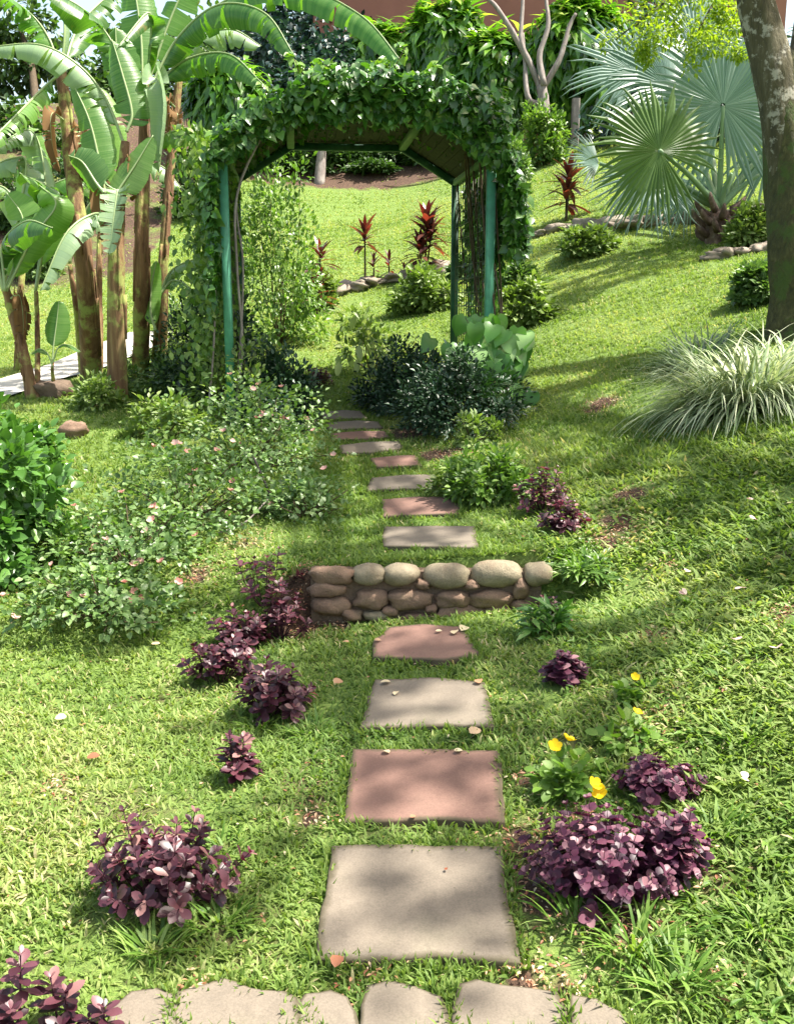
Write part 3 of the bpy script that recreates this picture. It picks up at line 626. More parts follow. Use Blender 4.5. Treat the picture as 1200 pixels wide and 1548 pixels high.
# runners sprouting above
tips = []
mbs = MB()
for k in range(46):
    s0 = rnd.uniform(-TP-.25, PO+.1); zt = ZT+.1 if abs(s0) < TP else ZS+.15; p0 = AP(s0, rnd.uniform(-.2, AL*.6), zt+.12)
    q = p0+np.array([rnd.uniform(-.15,.15), rnd.uniform(-.2,.1), rnd.uniform(.08,.28)]); c = spline([p0, (p0+q)/2+np.array([.03,0,.05]), q], 6); tube(mbs, c, .004, 4)
    for c_ in c[1:]:
        mbf.inst(HRT, np.repeat(c_[None], 3, 0)+RG.normal(size=(3,3))*.02, frames(rv(3)+np.array([0,-.3,.2]), rv(3)*.5+np.array([0,-.4,1]), .06, .065), np.array([.8,.95,.9]))
for k in range(10):
    s0 = PO+rnd.uniform(-.05,.12); l0 = rnd.uniform(0, AL); c = spline([AP(s0, l0, .6), AP(s0+.05, l0+rnd.uniform(-.2,.2), 1.4), AP(s0-.03, l0, 2.2), AP(s0-.1, l0, 3.0)], 14); tube(mbs, c, .009, 5)
mbf.build('foliage', M['vine'], t2); mbs.build('stem', M['twig'], t2)
# left vine: lighter leaves cascade around the left posts
base = AP(-PO-.05, -.05, agz(AP(-PO, 0, 0)))
t3 = thing('climbing_vine', base, 'loose light green creeper with bare twisting stems climbing the left post of the arch', 'climbing plant')
mb = MB(); n = 3900
u = RG.random(n); l = RG.random(n)*AL*1.1-.15; z = .95+(2.1)*u; wdt = .10+.16*vnoise(l*3, z*3, 1, 11)
s = -PO-.13-np.abs(RG.normal(size=n))*wdt*.8+(l > .25)*.2*RG.random(n); P = A0+AS*s[:,None]+AD*l[:,None]; P[:,2] = z
kk = (vnoise(l+3, z, 3.0, 12) > .42)&~((np.abs(s+PO) < .05)&(l < .15)); P = P[kk]; n = len(P)
mb.inst(OVS, P, frames(unit(np.array([0,-.2,-.8])+rv(n)*.8), np.array([-.3,-.5,.6])+rv(n)*.6, .085, .075), RG.random(n))
mb.build('foliage', M['vine_light'], t3)
mb = MB()
for k in range(3):
    l0 = rnd.uniform(-.08,.1); x0 = -PO+rnd.choice([-.12,.10])+rnd.uniform(-.03,.03)
    c = spline([AP(x0-.1, l0-.1, agz(base)), AP(x0+rnd.uniform(-.03,.03), l0+.0, 1.2), AP(x0+rnd.uniform(-.03,.03), l0, 1.9), AP(x0, l0, 2.5), AP(x0+.3, l0, 3.1)], 20); tube(mb, c, rnd.uniform(.007,.013), 6); mb.build('stem', M['palebark'], t3); mb = MB()
# airy shrub inside, behind left rear post (x 380-490, y 250-480)
b_ = G(425, 520); shrub(b_, .55, 2.35, 4200, OVS, .065, 'vine_light', 'tall airy light green shrub growing through the left side of the arch', clumps=90, spread=.16, nst=22, inner=.3)
# small dark hedges
b_ = G(418, 655); shrub(b_+np.array([0,.3,0]), .33, .62, 5200, OVS, .045, 'dark_hedge', 'dark bluish green clipped bush left of the slabs under the arch', 'hedge_bush', 'bush', clumps=80, spread=.2, inner=.6)
b_ = G(330, 600); shrub(b_, .5, .9, 5200, OVS, .045, 'dark_hedge', 'dark purplish green bush behind the left arch post', 'hedge_bush', 'bush', clumps=80, spread=.2, inner=.6)
b_ = G(612, 625); shrub(b_+np.array([0,.25,0]), .40, .56, 6000, OVS, .042, 'dark_hedge', 'dark rounded bush right of the farthest slabs under the arch', 'hedge_bush', 'bush', clumps=80, spread=.2, inner=.65)
b_ = G(690, 655); shrub(b_+np.array([.05,.2,0]), .54, .56, 7500, OVS, .042, 'dark_hedge', 'wide dark bush with small glossy leaves at the foot of the right arch posts', 'hedge_bush', 'bush', clumps=90, spread=.2, inner=.6)
# big-leaf vine on the right post foot
b_ = G(765, 625)+np.array([0,.25,0]); t = thing('climbing_vine', b_, 'large heart-shaped leaves of a vine heaped at the foot of the right arch post', 'climbing plant')
n = 190; C = W(742, 545, 8.5); P = C+RG.normal(size=(n,3))*np.array([.15,.12,.17]); P[:,2] = np.clip(P[:,2], float(H(.8,8.4))+.08, C[2]+.36)
MB().inst(HRTB, P, frames(unit(np.array([0,-.3,-.9])+rv(n)*.6), np.array([.2,-1,.7])+rv(n)*.45, .17, .17), RG.random(n)).build('foliage', M['bigleaf'], t)
mb = MB(); stems_to(mb, b_, P[:14], .01); mb.build('stem', M['twig'], t)
# pale sapling under the arch (555,500)
b_ = G(560, 560); t, C = shrub(b_, .36, .72, 560, OVS, .08, 'lightshrub', 'thin sapling with pale drooping new leaves on the lawn seen through the arch', 'sapling', 'sapling', clumps=34, spread=.16, nst=14)
n = 34; P = C[RG.integers(0, len(C), n)]+RG.normal(size=(n,3))*.08; MB().inst(OVS, P, frames(np.array([0,-.2,-1])+rv(n)*.4, np.array([0,-1,.3])+rv(n)*.3, .15, .17)).build('new_leaves', M['palepet'], t)
# ------------------------------------------------------------------ purple plants
def purple(px, py, rx, h, ns, lsz, label, mat='purple', T=PV, wh=4, ry=None, seed=0, shape='dome', wf=1.15, group='purple-leaved bedding plants'):
    base = G(px, py); t = thing('purple_plant', base, label, 'plant', group); mb = MB(); ms = MB(); ry = ry or rx*.85
    for k in range(ns):
        u = k*2.39996+rnd.random()*.5; r = math.sqrt((k+.5)/ns); top = np.array([math.cos(u)*rx*r, math.sin(u)*ry*r, h*math.sqrt(max(0.05, 1-r*r*.88))*rnd.uniform(.6,1.2)]); top[:2] *= rnd.uniform(.75,1.25)
        foot = np.array([top[0]*.35, top[1]*.35, -.02]); c = spline([base+foot*np.array([.05,.05,1]), base+foot*.4+top*.6*np.array([.9,.9,.75]), base+top], 8)
        gz = float(H(c[-1][0], c[-1][1])); c[:,2] = np.maximum(c[:,2], gz-.02+np.linspace(0,.05,8)); tube(ms, c, np.linspace(.0045,.002,8)*(lsz/.06), 5)
        ax = unit(c[-1]-c[-3])
        for j in range(wh):
            f = 1-j*.17; p = c[-1]*(f)+c[2]*(1-f) if j else c[-1]; m_ = 4 if j < 2 else 3
            th = np.arange(m_)/m_*2*math.pi+j*.8+rnd.random(); x = unit(np.cross(ax, [0,1,.2])); y = np.cross(ax, x)
            el = (1.1 if j == 0 else .6 if j == 1 else .3)
            d = np.cos(th)[:,None]*x+np.sin(th)[:,None]*y+ax*el+rv(m_)*.2; nn = ax*1.0-d*.3+rv(m_)*.3
            s_ = lsz*(.5 if j == 0 else .95 if j == 1 else 1.05)*RG.uniform(.7,1.2,m_); mb.inst(T, np.repeat(p[None], m_, 0), frames(d, nn, s_*wf, s_), np.clip(RG.random(m_)*.95+(.05 if j < 2 else -.1), 0, 1))
    mb.build('foliage', M[mat], t); ms.build('stem', M['purstem'], t); return t
purple(245,1360,.225,.24,46,.047,'large wine purple plant with pointed leaves on the left lawn, nearest big one')
purple(362,1178,.07,.16,9,.048,'single small purple plant between the two large purple ones on the left')
purple(415,1080,.16,.20,24,.055,'purple plant at the front end of the left clump, nearest the middle slabs')
purple(335,1030,.15,.20,20,.055,'purple plant at the left side of the clump below the flower bush')
purple(365,985,.14,.20,17,.052,'purple plant in the middle of the left clump')
purple(425,965,.13,.26,15,.050,'dark purple plant beside the left end of the cobble wall')
purple(400,915,.16,.28,9,.05,'thin purple plant topmost in the left clump, left of the wall')
purple(20,1570,.07,.20,3,.055,'very dark purple plant cut off by the lower left corner')
purple(94,1560,.05,.15,3,.05,'slender dark purple plant with a bare stem beside the corner plant')
purple(152,1580,.035,.11,3,.045,'small dark purple sprig left of the front kerb stones')
purple(905,1345,.24,.22,80,.026,'large lilac purple plant with many small round leaves right of the front slab','lilac',RND,6)
purple(1010,1330,.11,.2,30,.034,'lilac purple plant joined to the right side of the large round-leaved one','lilac',RND,5)
purple(990,1200,.13,.11,34,.028,'low purple plant behind the large round-leaved one, in the weeds','lilac',RND,4)
purple(853,1035,.08,.12,20,.036,'small pinkish purple ball plant alone in the grass right of the grey slab','lilac',RND,5)
purple(830,950,.08,.15,8,.042,'small purple plant at the right foot of the cobble wall')
purple(820,775,.15,.26,26,.045,'bushy dark purple plant on the slope above the right end of the wall')
purple(850,805,.12,.17,24,.045,'dark purple plant in front of the bushy one on the right slope')
purple(482,585,.14,.20,22,.05,'small purple plant at the left of the lawn seen beyond the arch')
# ------------------------------------------------------------------ pink flowering bushes, left
def pinkbush(px, py, rx, h, n, nf, label, size=.038, ry=None, clumps=120):
    t, C = shrub(G(px, py), rx, h, int(n*.82), OVS, size, 'bushleaf', label, 'flowering_bush', 'flowering bush', 'pink flowering bushes on the left bank', ry, clumps, .15, 30, wf=1.3, inner=.25, zlow=.0)
    nf = int(nf*.65); idx = RG.choice(len(C), nf, replace=nf > len(C)); g = t['_o']
    P = C[idx]+RG.normal(size=(nf,3))*.05+np.array([0,-.05,.05]); gz = H(P[:,0], P[:,1]); P[:,2] = np.maximum(P[:,2], gz+.08)
    flowers(t, P, .027, 'pink'); return t
pinkbush(385,705,.66,.66,3600,30,'tall pink-flowered bush in front of the left arch post')
pinkbush(285,785,.62,.48,2700,26,'pink-flowered bush in the middle of the left bank, with one long dark twig')
pinkbush(195,855,.50,.38,2300,22,'pink-flowered bush above the lowest one on the left bank')
pinkbush(160,930,.42,.27,2000,18,'lowest pink-flowered bush spreading over the left lawn')
pinkbush(460,780,.30,.26,1100,6,'small low bush with two pink blooms beside the middle slabs')
mb = MB(); p0 = G(418,780); tube(mb, spline([p0, W(405,740,6.3), W(383,690,6.4)], 10), np.linspace(.012,.007,10), 6); tube(mb, spline([W(411,755,6.3), W(392,735,6.2), W(372,735,6.2)], 6), .004, 5)
solo(mb, 'twig', M['wood_dark'], p0, 'long bare dark twig leaning out of the pink-flowered bush', 'twig')
mb = MB(); tube(mb, spline([W(330,806,5.8), W(370,790,5.9), W(405,755,6.1)], 12), .005, 5); tube(mb, spline([W(365,790,5.9), W(372,815,5.9)], 5), .003, 5)
solo(mb, 'twig', M['palebark'], W(330,806,5.8), 'thin pale curved twig at the foot of the flowering bushes', 'twig')
# left edge bush
shrub(G(-15,850), .42, .78, 4600, OV, .075, 'glossbush', 'glossy green broad-leaved bush cut off by the left edge', 'leafy_bush', 'bush', clumps=70, spread=.17, inner=.55, wf=1.2)
shrub(G(20,730), .40, .45, 1900, OV, .07, 'glossbush', 'lower broad-leaved bush behind the glossy one at the left edge', 'leafy_bush', 'bush', clumps=40, spread=.2, wf=1.2)
# small leafy sprigs by banana bases and under the arch post
for (px, py, h, lab) in [(150,615,.25,'yellow green sprig on the bank below the banana stems'),(185,600,.28,'green weed at the foot of the thickest banana stem'),(240,575,.3,'leafy weed right of the banana stems'),(270,600,.4,'leafy shrub between the bananas and the left arch post'),(355,640,.75,'bright yellow green shoots in front of the left arch post'),(250,660,.35,'light leafy growth on the bank between bananas and flowering bush'),(290,540,.5,'light green shrub behind the left arch post'),(270,500,.45,'dark green shrub right of the bananas')]:
    shrub(G(px, py), .16+h*.35, h, int(500+900*h), OVS, .06, 'lightshrub' if 'yellow' in lab or 'light' in lab else 'bushleaf', lab, 'weed' if h < .35 else 'shrub', 'weed' if h < .35 else 'shrub', clumps=18, spread=.25, nst=8)
# green shrub right of slabs (740,700)
shrub(G(735,755), .27, .28, 2000, OVS, .05, 'vine_light', 'soft green leafy shrub right of the upper slabs', clumps=50, spread=.2)
shrub(G(700,745), .2, .15, 700, OVS, .04, 'lightshrub', 'low pale green plant at the edge of the upper slabs', 'weed', 'weed', clumps=20, spread=.25)
shrub(G(720,672), .16, .2, 500, OVS, .05, 'lightshrub', 'small light weed in front of the dark bush right of the arch', 'weed', 'weed', clumps=14, spread=.25)
shrub(G(880,862), .20, .07, 900, LAN, .055, 'vine_light', 'tuft of narrow-leaved weeds below the purple plants on the right slope', 'weed', 'weed', clumps=20, spread=.25, wf=1.3)
shrub(G(825,960), .13, .09, 220, LAN, .075, 'glossbush', 'narrow-leaved green weed at the right end of the cobble wall', 'weed', 'weed', clumps=16, spread=.3, wf=1.5)
# ------------------------------------------------------------------ shrubs on the lawns
for (px, py, wp, hp, mt, lab) in [(645,470,95,60,'lightshrub','olive green rounded shrub on the lawn behind the arch'),(785,440,70,34,'bushleaf','low dark olive shrub right of the arch on the upper lawn'),(795,490,80,55,'lightshrub','pale green loose shrub beside the right arch post'),
    (885,385,80,36,'lightshrub','small green shrub below the silver palm blades'),(1130,375,60,50,'lightshrub','yellow green shrub between the palm and the mossy trunk'),(1150,455,80,50,'bushleaf','grey green shrub left of the mossy trunk foot'),
    (480,465,60,60,'lightshrub','pale ground shrub at the left end of the edging stones'),(770,300,60,80,'bushleaf','leafy shrub behind the right side of the arch vine'),(820,250,70,90,'vine_light','light green shrub in front of the bare forked tree'),
    (60,420,70,50,'bushleaf','small round shrub on the lawn beyond the left bananas'),(700,425,40,30,'bushleaf','tiny shrub beside the taller red cordyline'),(25,350,90,80,'farleaf','far shrub on the red bank behind the left bananas'),(130,330,90,90,'farleaf','far leafy shrub on the red bank between banana stems'),(290,330,90,110,'farleaf','far green shrub between the bananas and the arch')]:
    b_ = G(px, py); k = depth(b_)/F
    shrub(b_, wp*k*.5, hp*k, int(1400+wp*18), OVS, .055+.0022*depth(b_), mt, lab, clumps=60, spread=.2, inner=.3, nst=10, ry=wp*k*.4)
for (px, py, wp, hp, lab) in [(440,262,90,40,'dark shady planting on the bank at the left of the arch view'),(520,252,80,30,'dark low planting below the pale slender trunk on the bank'),(585,246,70,26,'dark low planting in the middle of the shaded bank'),(645,250,80,34,'dark planting at the right end of the shaded bank'),(560,262,60,14,'thin ground plants at the foot of the shaded bank')]:
    b_ = G(px, py); k = depth(b_)/F; shrub(b_, wp*k*.6, hp*k, 1500, OVS, .13, 'farleaf', lab, 'bank_plant', 'plants', 'shady planting on the bank', clumps=40, spread=.25, nst=6, ry=.5)
# ------------------------------------------------------------------ cordylines
def cordy(px, py, h, heads, lab, ll=.42, n=30):
    base = G(px, py); t = thing('cordyline', base, lab, 'cordyline', 'red cordylines on the slopes'); mb = MB(); ms = MB()
    for (dx, hz) in heads:
        top = base+np.array([dx, rnd.uniform(-.05,.05), hz]); c = spline([base, (base+top)/2+np.array([dx*.2,0,0]), top], 8); tube(ms, c, np.linspace(.02,.013,8), 6)
        th = np.arange(n)*2.4; el = np.linspace(1.35,-.15,n)+RG.normal(size=n)*.1; d = np.stack([np.cos(th)*np.cos(el), np.sin(th)*np.cos(el), np.sin(el)], 1)
        L = ll*RG.uniform(.7,1.1,n)*np.linspace(.75,1,n); p = top+np.array([0,0,1])*np.linspace(.12,-.12,n)[:,None]
        mb.inst(LAND, p, frames(d, np.array([0,0,1.])-d*.5+rv(n)*.1, L*1.25, L, L*.35), RG.random(n))
    mb.build('foliage', M['cordy'], t); ms.build('stem', M['twig'], t)
cordy(552,432,1,[(0,.70)],'red cordyline on a bare slender stem, centre of the view through the arch')
cordy(640,418,1,[(-.05,.35),(.05,.75),(.1,.55)],'tall bushy red cordyline at the right of the view through the arch',.5)
cordy(565,428,1,[(0,.22)],'small red cordyline at the foot of the slender-stemmed one',.28,16)
cordy(588,422,1,[(.0,.2)],'small red cordyline shoot between the slender and the tall one',.3,14)
cordy(480,475,1,[(0,.3),(.05,.75)],'red cordyline left of the view through the arch, over dark red base leaves',.4,22)
cordy(608,425,1,[(.02,.12)],'smallest red cordyline beside the tall bushy one',.24,12)
cordy(855,335,1,[(0,.35),(.03,.6)],'dark red cordyline left of the silver palm',.5,26)
# ------------------------------------------------------------------ long-bladed clumps
def clump(base, rx, ry, n, L, wd, mat, label, droop=1.0, name='grass_clump', cat='ornamental grass', group=None, ns=7, hmul=1., part='blades'):
    base = np.asarray(base, float); t = thing(name, base, label, cat, group); mb = MB()
    for k in range(n):
        a = RG.random()*2*math.pi; r = math.sqrt(RG.random())*.45; p0 = base+np.array([math.cos(a)*rx*r, math.sin(a)*ry*r, 0]); p0[2] = float(H(p0[0], p0[1]))
        a2 = a+RG.normal()*.5; el = R(88)-R(60)*RG.random()*droop**.5; l_ = L*RG.uniform(.6,1.1); s_ = np.linspace(0,1,ns)
        hd = np.array([math.cos(a2), math.sin(a2), 0]); e = el-s_*(R(125)*droop*RG.uniform(.6,1.1)); seg = np.cumsum(np.stack([np.cos(e), np.sin(e)], 1)*l_/ns, 0)-np.array([math.cos(el), math.sin(el)])*l_/ns
        c = p0+hd*seg[:,:1]+np.array([0,0,1])*seg[:,1:]*hmul; c[:,2] = np.maximum(c[:,2], H(c[:,0], c[:,1])+.008)
        sd_ = np.array([-hd[1], hd[0], 0]); w_ = wd*RG.uniform(.7,1.2)*np.sin(np.clip(.25+s_*.9, 0, 1)*math.pi)**.5*(1-s_**4); w_[-1] = .0003
        V = np.concatenate([c-sd_*w_[:,None]/2, c+sd_*w_[:,None]/2]); f = [(i, i+1, ns+i+1, ns+i) for i in range(ns-1)]
        mb.add(V, f, RG.random(), np.tile(s_, 2))
    mb.build(part, M[mat], t); return t
clump(G(1130,615), .75, .55, 1500, 1.0, .014, 'varieg', 'arching clump of cream and green striped grass at the right edge', .98, ns=9)
clump(G(1060,575)+np.array([.1,.4,0]), .5, .5, 420, .62, .012, 'greyblade', 'darker grey green clump behind the striped grass, by the mossy trunk', .85, ns=9)
clump(G(1185,560), .5, .4, 300, .7, .015, 'varieg', 'smaller striped clump against the foot of the mossy trunk', .85, ns=9)
GT = 'tufts of longer grass in the lawn'
for (px, py, n, L, lab, mt) in [(235,1440,90,.13,'broad tuft of bright grass left of the wide kerb stones','tuft'),(330,1400,60,.12,'tuft of bright grass under the large purple plant','tuft'),(960,1440,80,.20,'long dark tuft of grass below the lilac purple plant','tuft'),(870,1400,34,.20,'sparse tall blades right of the front grey slab','tuft'),
    (1020,1500,70,.18,'grass tuft in the lower right corner area','tuft'),(470,1110,40,.12,'tuft of grass at the front of the left purple clump','tuft'),(230,960,40,.13,'grass tuft at the edge of the lowest flowering bush','tuft'),(1080,1260,60,.13,'bright tuft right of the lilac purple plant','tuft'),(400,1100,34,.13,'thin tuft of grass below the purple plants on the left','tuft'),
    (1120,1120,60,.13,'loose tuft of grass on the right bank','tuft'),(900,960,40,.13,'grass tuft right of the small purple plant by the wall','tuft'),(340,1290,40,.1,'short tuft right of the large purple plant','tuft'),(1150,1400,60,.14,'pale tuft near the right edge of the lawn','tuft')]:
    clump(G(px, py), .16, .13, n, L, .010, mt, lab, .55, 'grass_tuft', 'grass tuft', GT, ns=5, hmul=1)
# broad weeds on right bank
mb = MB(); n = 5200; px = RG.uniform(860,1300,n); 
yy = 1.9+RG.random(n)*3.4; xx = .62+RG.random(n)*(1.75)*(yy/3.4); kk = vnoise(xx, yy, 3.2, 21) > .42; xx = xx[kk]; yy = yy[kk]; n = len(xx)
P = np.stack([xx, yy, H(xx, yy)+.012+.03*RG.random(n)], 1); az = RG.random(n)*6.28; el = RG.uniform(.1,.9,n)
d = np.stack([np.cos(az)*np.cos(el), np.sin(az)*np.cos(el), np.sin(el)], 1); L = RG.uniform(.022,.05,n)
mb.inst(LAN, P, frames(d, np.array([0,0,1.])+rv(n)*.4, L*1.5, L), RG.random(n)*.9)
o = mb.build('ground_cover', M['tuft'], None, False); o['kind'] = 'stuff'; tag(o, 'narrow-leaved weeds spreading through the grass of the right bank', 'ground cover')
# yellow flowers
b_ = G(865,1190); t, C = shrub(b_, .13, .09, 260, RND, .032, 'tuft', 'yellow-flowered low plant with rounded leaves behind the lilac purple plant', 'yellow_flower_plant', 'flowering plant', 'yellow-flowered plants', clumps=16, spread=.3, nst=6)
flowers(t, [G(836,1178)+np.array([0,0,.11]), G(856,1174)+np.array([0,0,.12]), W(897,1188,2.86), W(907,1200,2.85)], .027, 'yellow')
b_ = G(955,1120); t, C = shrub(b_, .09, .06, 80, RND, .04, 'tuft', 'small yellow flower in the grass right of the path', 'yellow_flower_plant', 'flowering plant', 'yellow-flowered plants', clumps=8, spread=.3, nst=4)
q = G(960,1108); flowers(t, [q+np.array([0,0,.07])], .022, 'yellow')
b_ = G(955,1055); t, C = shrub(b_, .07, .05, 60, RND, .035, 'tuft', 'farthest small yellow flower in the grass on the right', 'yellow_flower_plant', 'flowering plant', 'yellow-flowered plants', clumps=8, spread=.3, nst=4)
q = G(958,1048); flowers(t, [q+np.array([0,0,.06])], .02, 'yellow')
# fallen leaves
FL = [(704,958,.055,.95,'pair-shaped pale fallen leaf on the red slab below the wall'),(688,964,.045,.9,'pale fallen leaf tucked beside another on the red slab'),(658,964,.03,.95,'small pale leaf flake on the red slab'),(527,982,.035,.55,'curled tan leaf on the grass left of the red slab'),(566,978,.03,.6,'tan leaf on the left edge of the red slab'),(505,1044,.045,.5,'peach fallen leaf on the grass left of the grey slab'),
      (590,1042,.04,.95,'pale leaf on the back edge of the grey slab'),(600,1058,.03,.9,'narrow pale leaf lying on the grey slab'),(710,1122,.05,.7,'pinkish fallen leaf on the strip of grass between the slabs'),(588,1153,.03,.9,'small pale leaf on the large red slab'),(686,1150,.028,.95,'tiny pale leaf on the back edge of the large red slab'),(512,1463,.04,.1,'brown red leaf at the front edge of the front slab'),(674,1332,.012,.0,'tiny red brown seed on the front slab'),
      (102,1095,.045,.85,'pale fallen leaf on the left lawn'),(152,1155,.045,.1,'brown fallen leaf on the left lawn'),(230,985,.04,.8,'light fallen leaf below the lowest flowering bush'),(722,1040,.04,.4,'grey leaf at the right corner of the grey slab'),(620,1252,.02,.3,'small brown leaf on the front edge of the large red slab')]
for (px, py, s_, a, lab) in FL:
    g = G(px, py)+np.array([0,0,.034]); mb = MB(); az = rnd.uniform(0,6.28); d = np.array([[math.cos(az), math.sin(az), .15]])
    mb.inst(RND, g[None], frames(d, np.array([[rnd.uniform(-.3,.3), rnd.uniform(-.3,.1), 1.]]), s_*1.1, s_, s_*rnd.uniform(.8,1.8)), np.array([a])); solo(mb, 'fallen_leaf', M['dead'], g, lab, 'fallen leaf', 'fallen leaves')
PP = [(1130,770,'pink petal farthest up the right bank'),(1140,800,'purple pink petal below the topmost one on the right bank'),(1042,880,'pale petal in the middle of the right bank'),(1035,915,'largest pale petal on the right bank'),(1120,905,'tiny white petal near the right edge'),(1108,985,'faint pink petal low on the right bank'),(1170,1000,'pink petal by the right edge'),(1125,1200,'lilac petal right of the purple plants')]
for (px, py, lab) in PP:
    g = G(px, py)+np.array([0,0,.05]); mb = MB(); d = rv(2)*np.array([1,1,.3]); mb.inst(PET, np.repeat(g[None],2,0), frames(d, np.array([[0,-.3,1.],[.2,-.2,1.]]), .028, .03), np.array([.8,1.])); solo(mb, 'fallen_petal', M['pink'], g, lab, 'petal', 'fallen petals on the right bank')
mb = MB(); g = G(113,660); rock(mb, g+np.array([0,0,.05]), (.11,.08,.075), 77, .3); solo(mb, 'rock', M['cobble_red'], g, 'brown rock lying on the bank below the bananas', 'rock')
mb = MB(); g = G(80,600); rock(mb, g+np.array([0,0,.06]), (.19,.13,.10), 78, .2); solo(mb, 'rock', M['mortar'], g, 'dark rock at the foot of the young banana plant', 'rock')
# ------------------------------------------------------------------ bananas
def bleaf(t, C, wd, mat='banana', side=None, fold=.5, a=.5, tears=9, n=40, thick=.012, prof=None, petiole=.12):
    """C: control points in world; side: preferred lateral vector; fold: downward angle of the halves"""
    c = spline(C, n); T = unit(np.gradient(c, axis=0)); up = np.array([0,0,1.])
    if side is None: sv = np.cross(T, up)
    else: sv = np.repeat(np.asarray(side, float)[None], n, 0); sv = sv-T*(sv*T).sum(1)[:,None]
    sv = unit(sv); sv = np.where((sv*sv[n//2]).sum(1)[:,None] < 0, -sv, sv)
    nr = np.cross(sv, T); nr = np.where(nr[:,2:3] < -.05, -nr, nr) if side is None else nr
    u = np.linspace(0,1,n); ub = np.clip((u-petiole)/(1-petiole), 0, 1)
    pf = np.sin(np.clip(ub, 0, 1)**.75*math.pi*.97+.03)**.55*(ub > 0); pf[-1] = .02
    mb = MB()
    for sg in (-1, 1):
        cuts = sorted(set([0, n-1]+[rnd.randint(4, n-3) for _ in range(int(tears*1.6))]))
        for q in range(len(cuts)-1):
            i0, i1 = cuts[q], cuts[q+1]
            if i1-i0 < 1: continue
            df = fold+rnd.uniform(-.15,.25); idx = np.arange(i0, i1+1); m_ = len(idx); V = []
            uu = (idx-i0)/max(1, i1-i0); gap = (1-2*uu)*(.014+.03*rnd.random())*(tears > 0)
            for r_ in (0, .35, .7, 1.0):
                ang = df*(.5+r_*.8); w_ = pf[idx]*wd/2*r_; 
                edge = 1-.10*(r_ == 1)*RG.random(m_)
                p = c[idx]+sv[idx]*sg*(w_*edge*math.cos(ang))[:,None]-nr[idx]*(w_*math.sin(ang))[:,None]+T[idx]*(gap*r_*wd*2)[:,None]+T[idx]*(r_*w_*.15)[:,None]
                V.append(p)
            V = np.array(V).reshape(-1,3); f = [(r_*m_+i, r_*m_+i+1, (r_+1)*m_+i+1, (r_+1)*m_+i) for r_ in range(3) for i in range(m_-1)]
            mb.add(V, f, np.clip(a+rnd.uniform(-.08,.08), 0, 1), np.tile(u[idx], 4))
    lf = mb.build('leaf', M[mat], t); sub(lf, t)
    o = MB(); tube(o, c+nr*.004, np.linspace(thick*1.3, thick*.35, n), 6, .6); r_ = o.build('midrib', M['midrib'], t); r_.parent = lf; return lf
def banana(pts, r0, r1, label, leaves, seg=14, name='banana_plant'):
    base = pts[0]; t = thing(name, base, label, 'banana plant', 'banana plants on the left'); c = spline(pts, 26); mb = MB()
    rad = np.linspace(r0*.88, r1*.72, 26)*(1+.12*np.exp(-np.linspace(0,26,26)/2)); tube(mb, c, rad, seg, .5, 0, .05)
    for k in range(9):   # papery sheath strips lying against the stem
        i = rnd.randint(1,18); L = rnd.randint(4,8); th = rnd.uniform(0,6.28); off = np.array([math.cos(th), math.sin(th), 0])
        q = c[i:i+L]+off*(rad[i:i+L,None]*1.03); tube(mb, q, np.linspace(.012,.02,len(q))*rnd.uniform(.6,1.2)*(r0/.1), 5)
    mb.build('pseudostem', M['bananastem'], t)
    for L in leaves: bleaf(t, **L)
    if r0 > .06:
        for k in range(2):
            i = rnd.randint(18, 25); p = c[i]; a_ = rnd.uniform(0, 6.28); o_ = np.array([math.cos(a_), math.sin(a_)-.4, 0])*(r1+.03); q = rnd.uniform(.3, .55)
            bleaf(t, C=[p, p+o_*1.8+np.array([0,0,.03]), p+o_*2.0+np.array([0,0,-q*.5]), p+o_*1.5+np.array([rnd.uniform(-.06,.06),0,-q])], wd=.2, mat='dryleaf', side=(1,0,0), fold=.7, tears=5, thick=.008)
    return t
def PX(d, *q): return [W(x, y, dd if dd else d) for (x, y, *r) in q for dd in [r[0] if r else None]]
camside = lambda x, z=0: (x, 0, z)
banana([G(140,578), *PX(9.5,(128,400),(108,240),(92,105))], .115, .072, 'tallest banana plant with a leaning red brown stem, left of the others', [
  dict(C=PX(9.5,(92,110),(98,60),(97,10),(94,-60)), wd=.16, mat='banana_pale', side=(1,0,0), fold=1.0, tears=0),
  dict(C=PX(9.5,(90,110),(75,60),(45,20),(-10,-20,9.0)), wd=.38, a=.5, fold=.7),
  dict(C=PX(9.6,(95,110),(120,40,9.9),(170,-10,10.2),(220,-40,10.4)), wd=.42, a=.25, fold=.6),
  dict(C=PX(9.4,(88,115),(60,140),(20,180,8.9),(-30,230,8.6)), wd=.3, a=.7, fold=.7)])
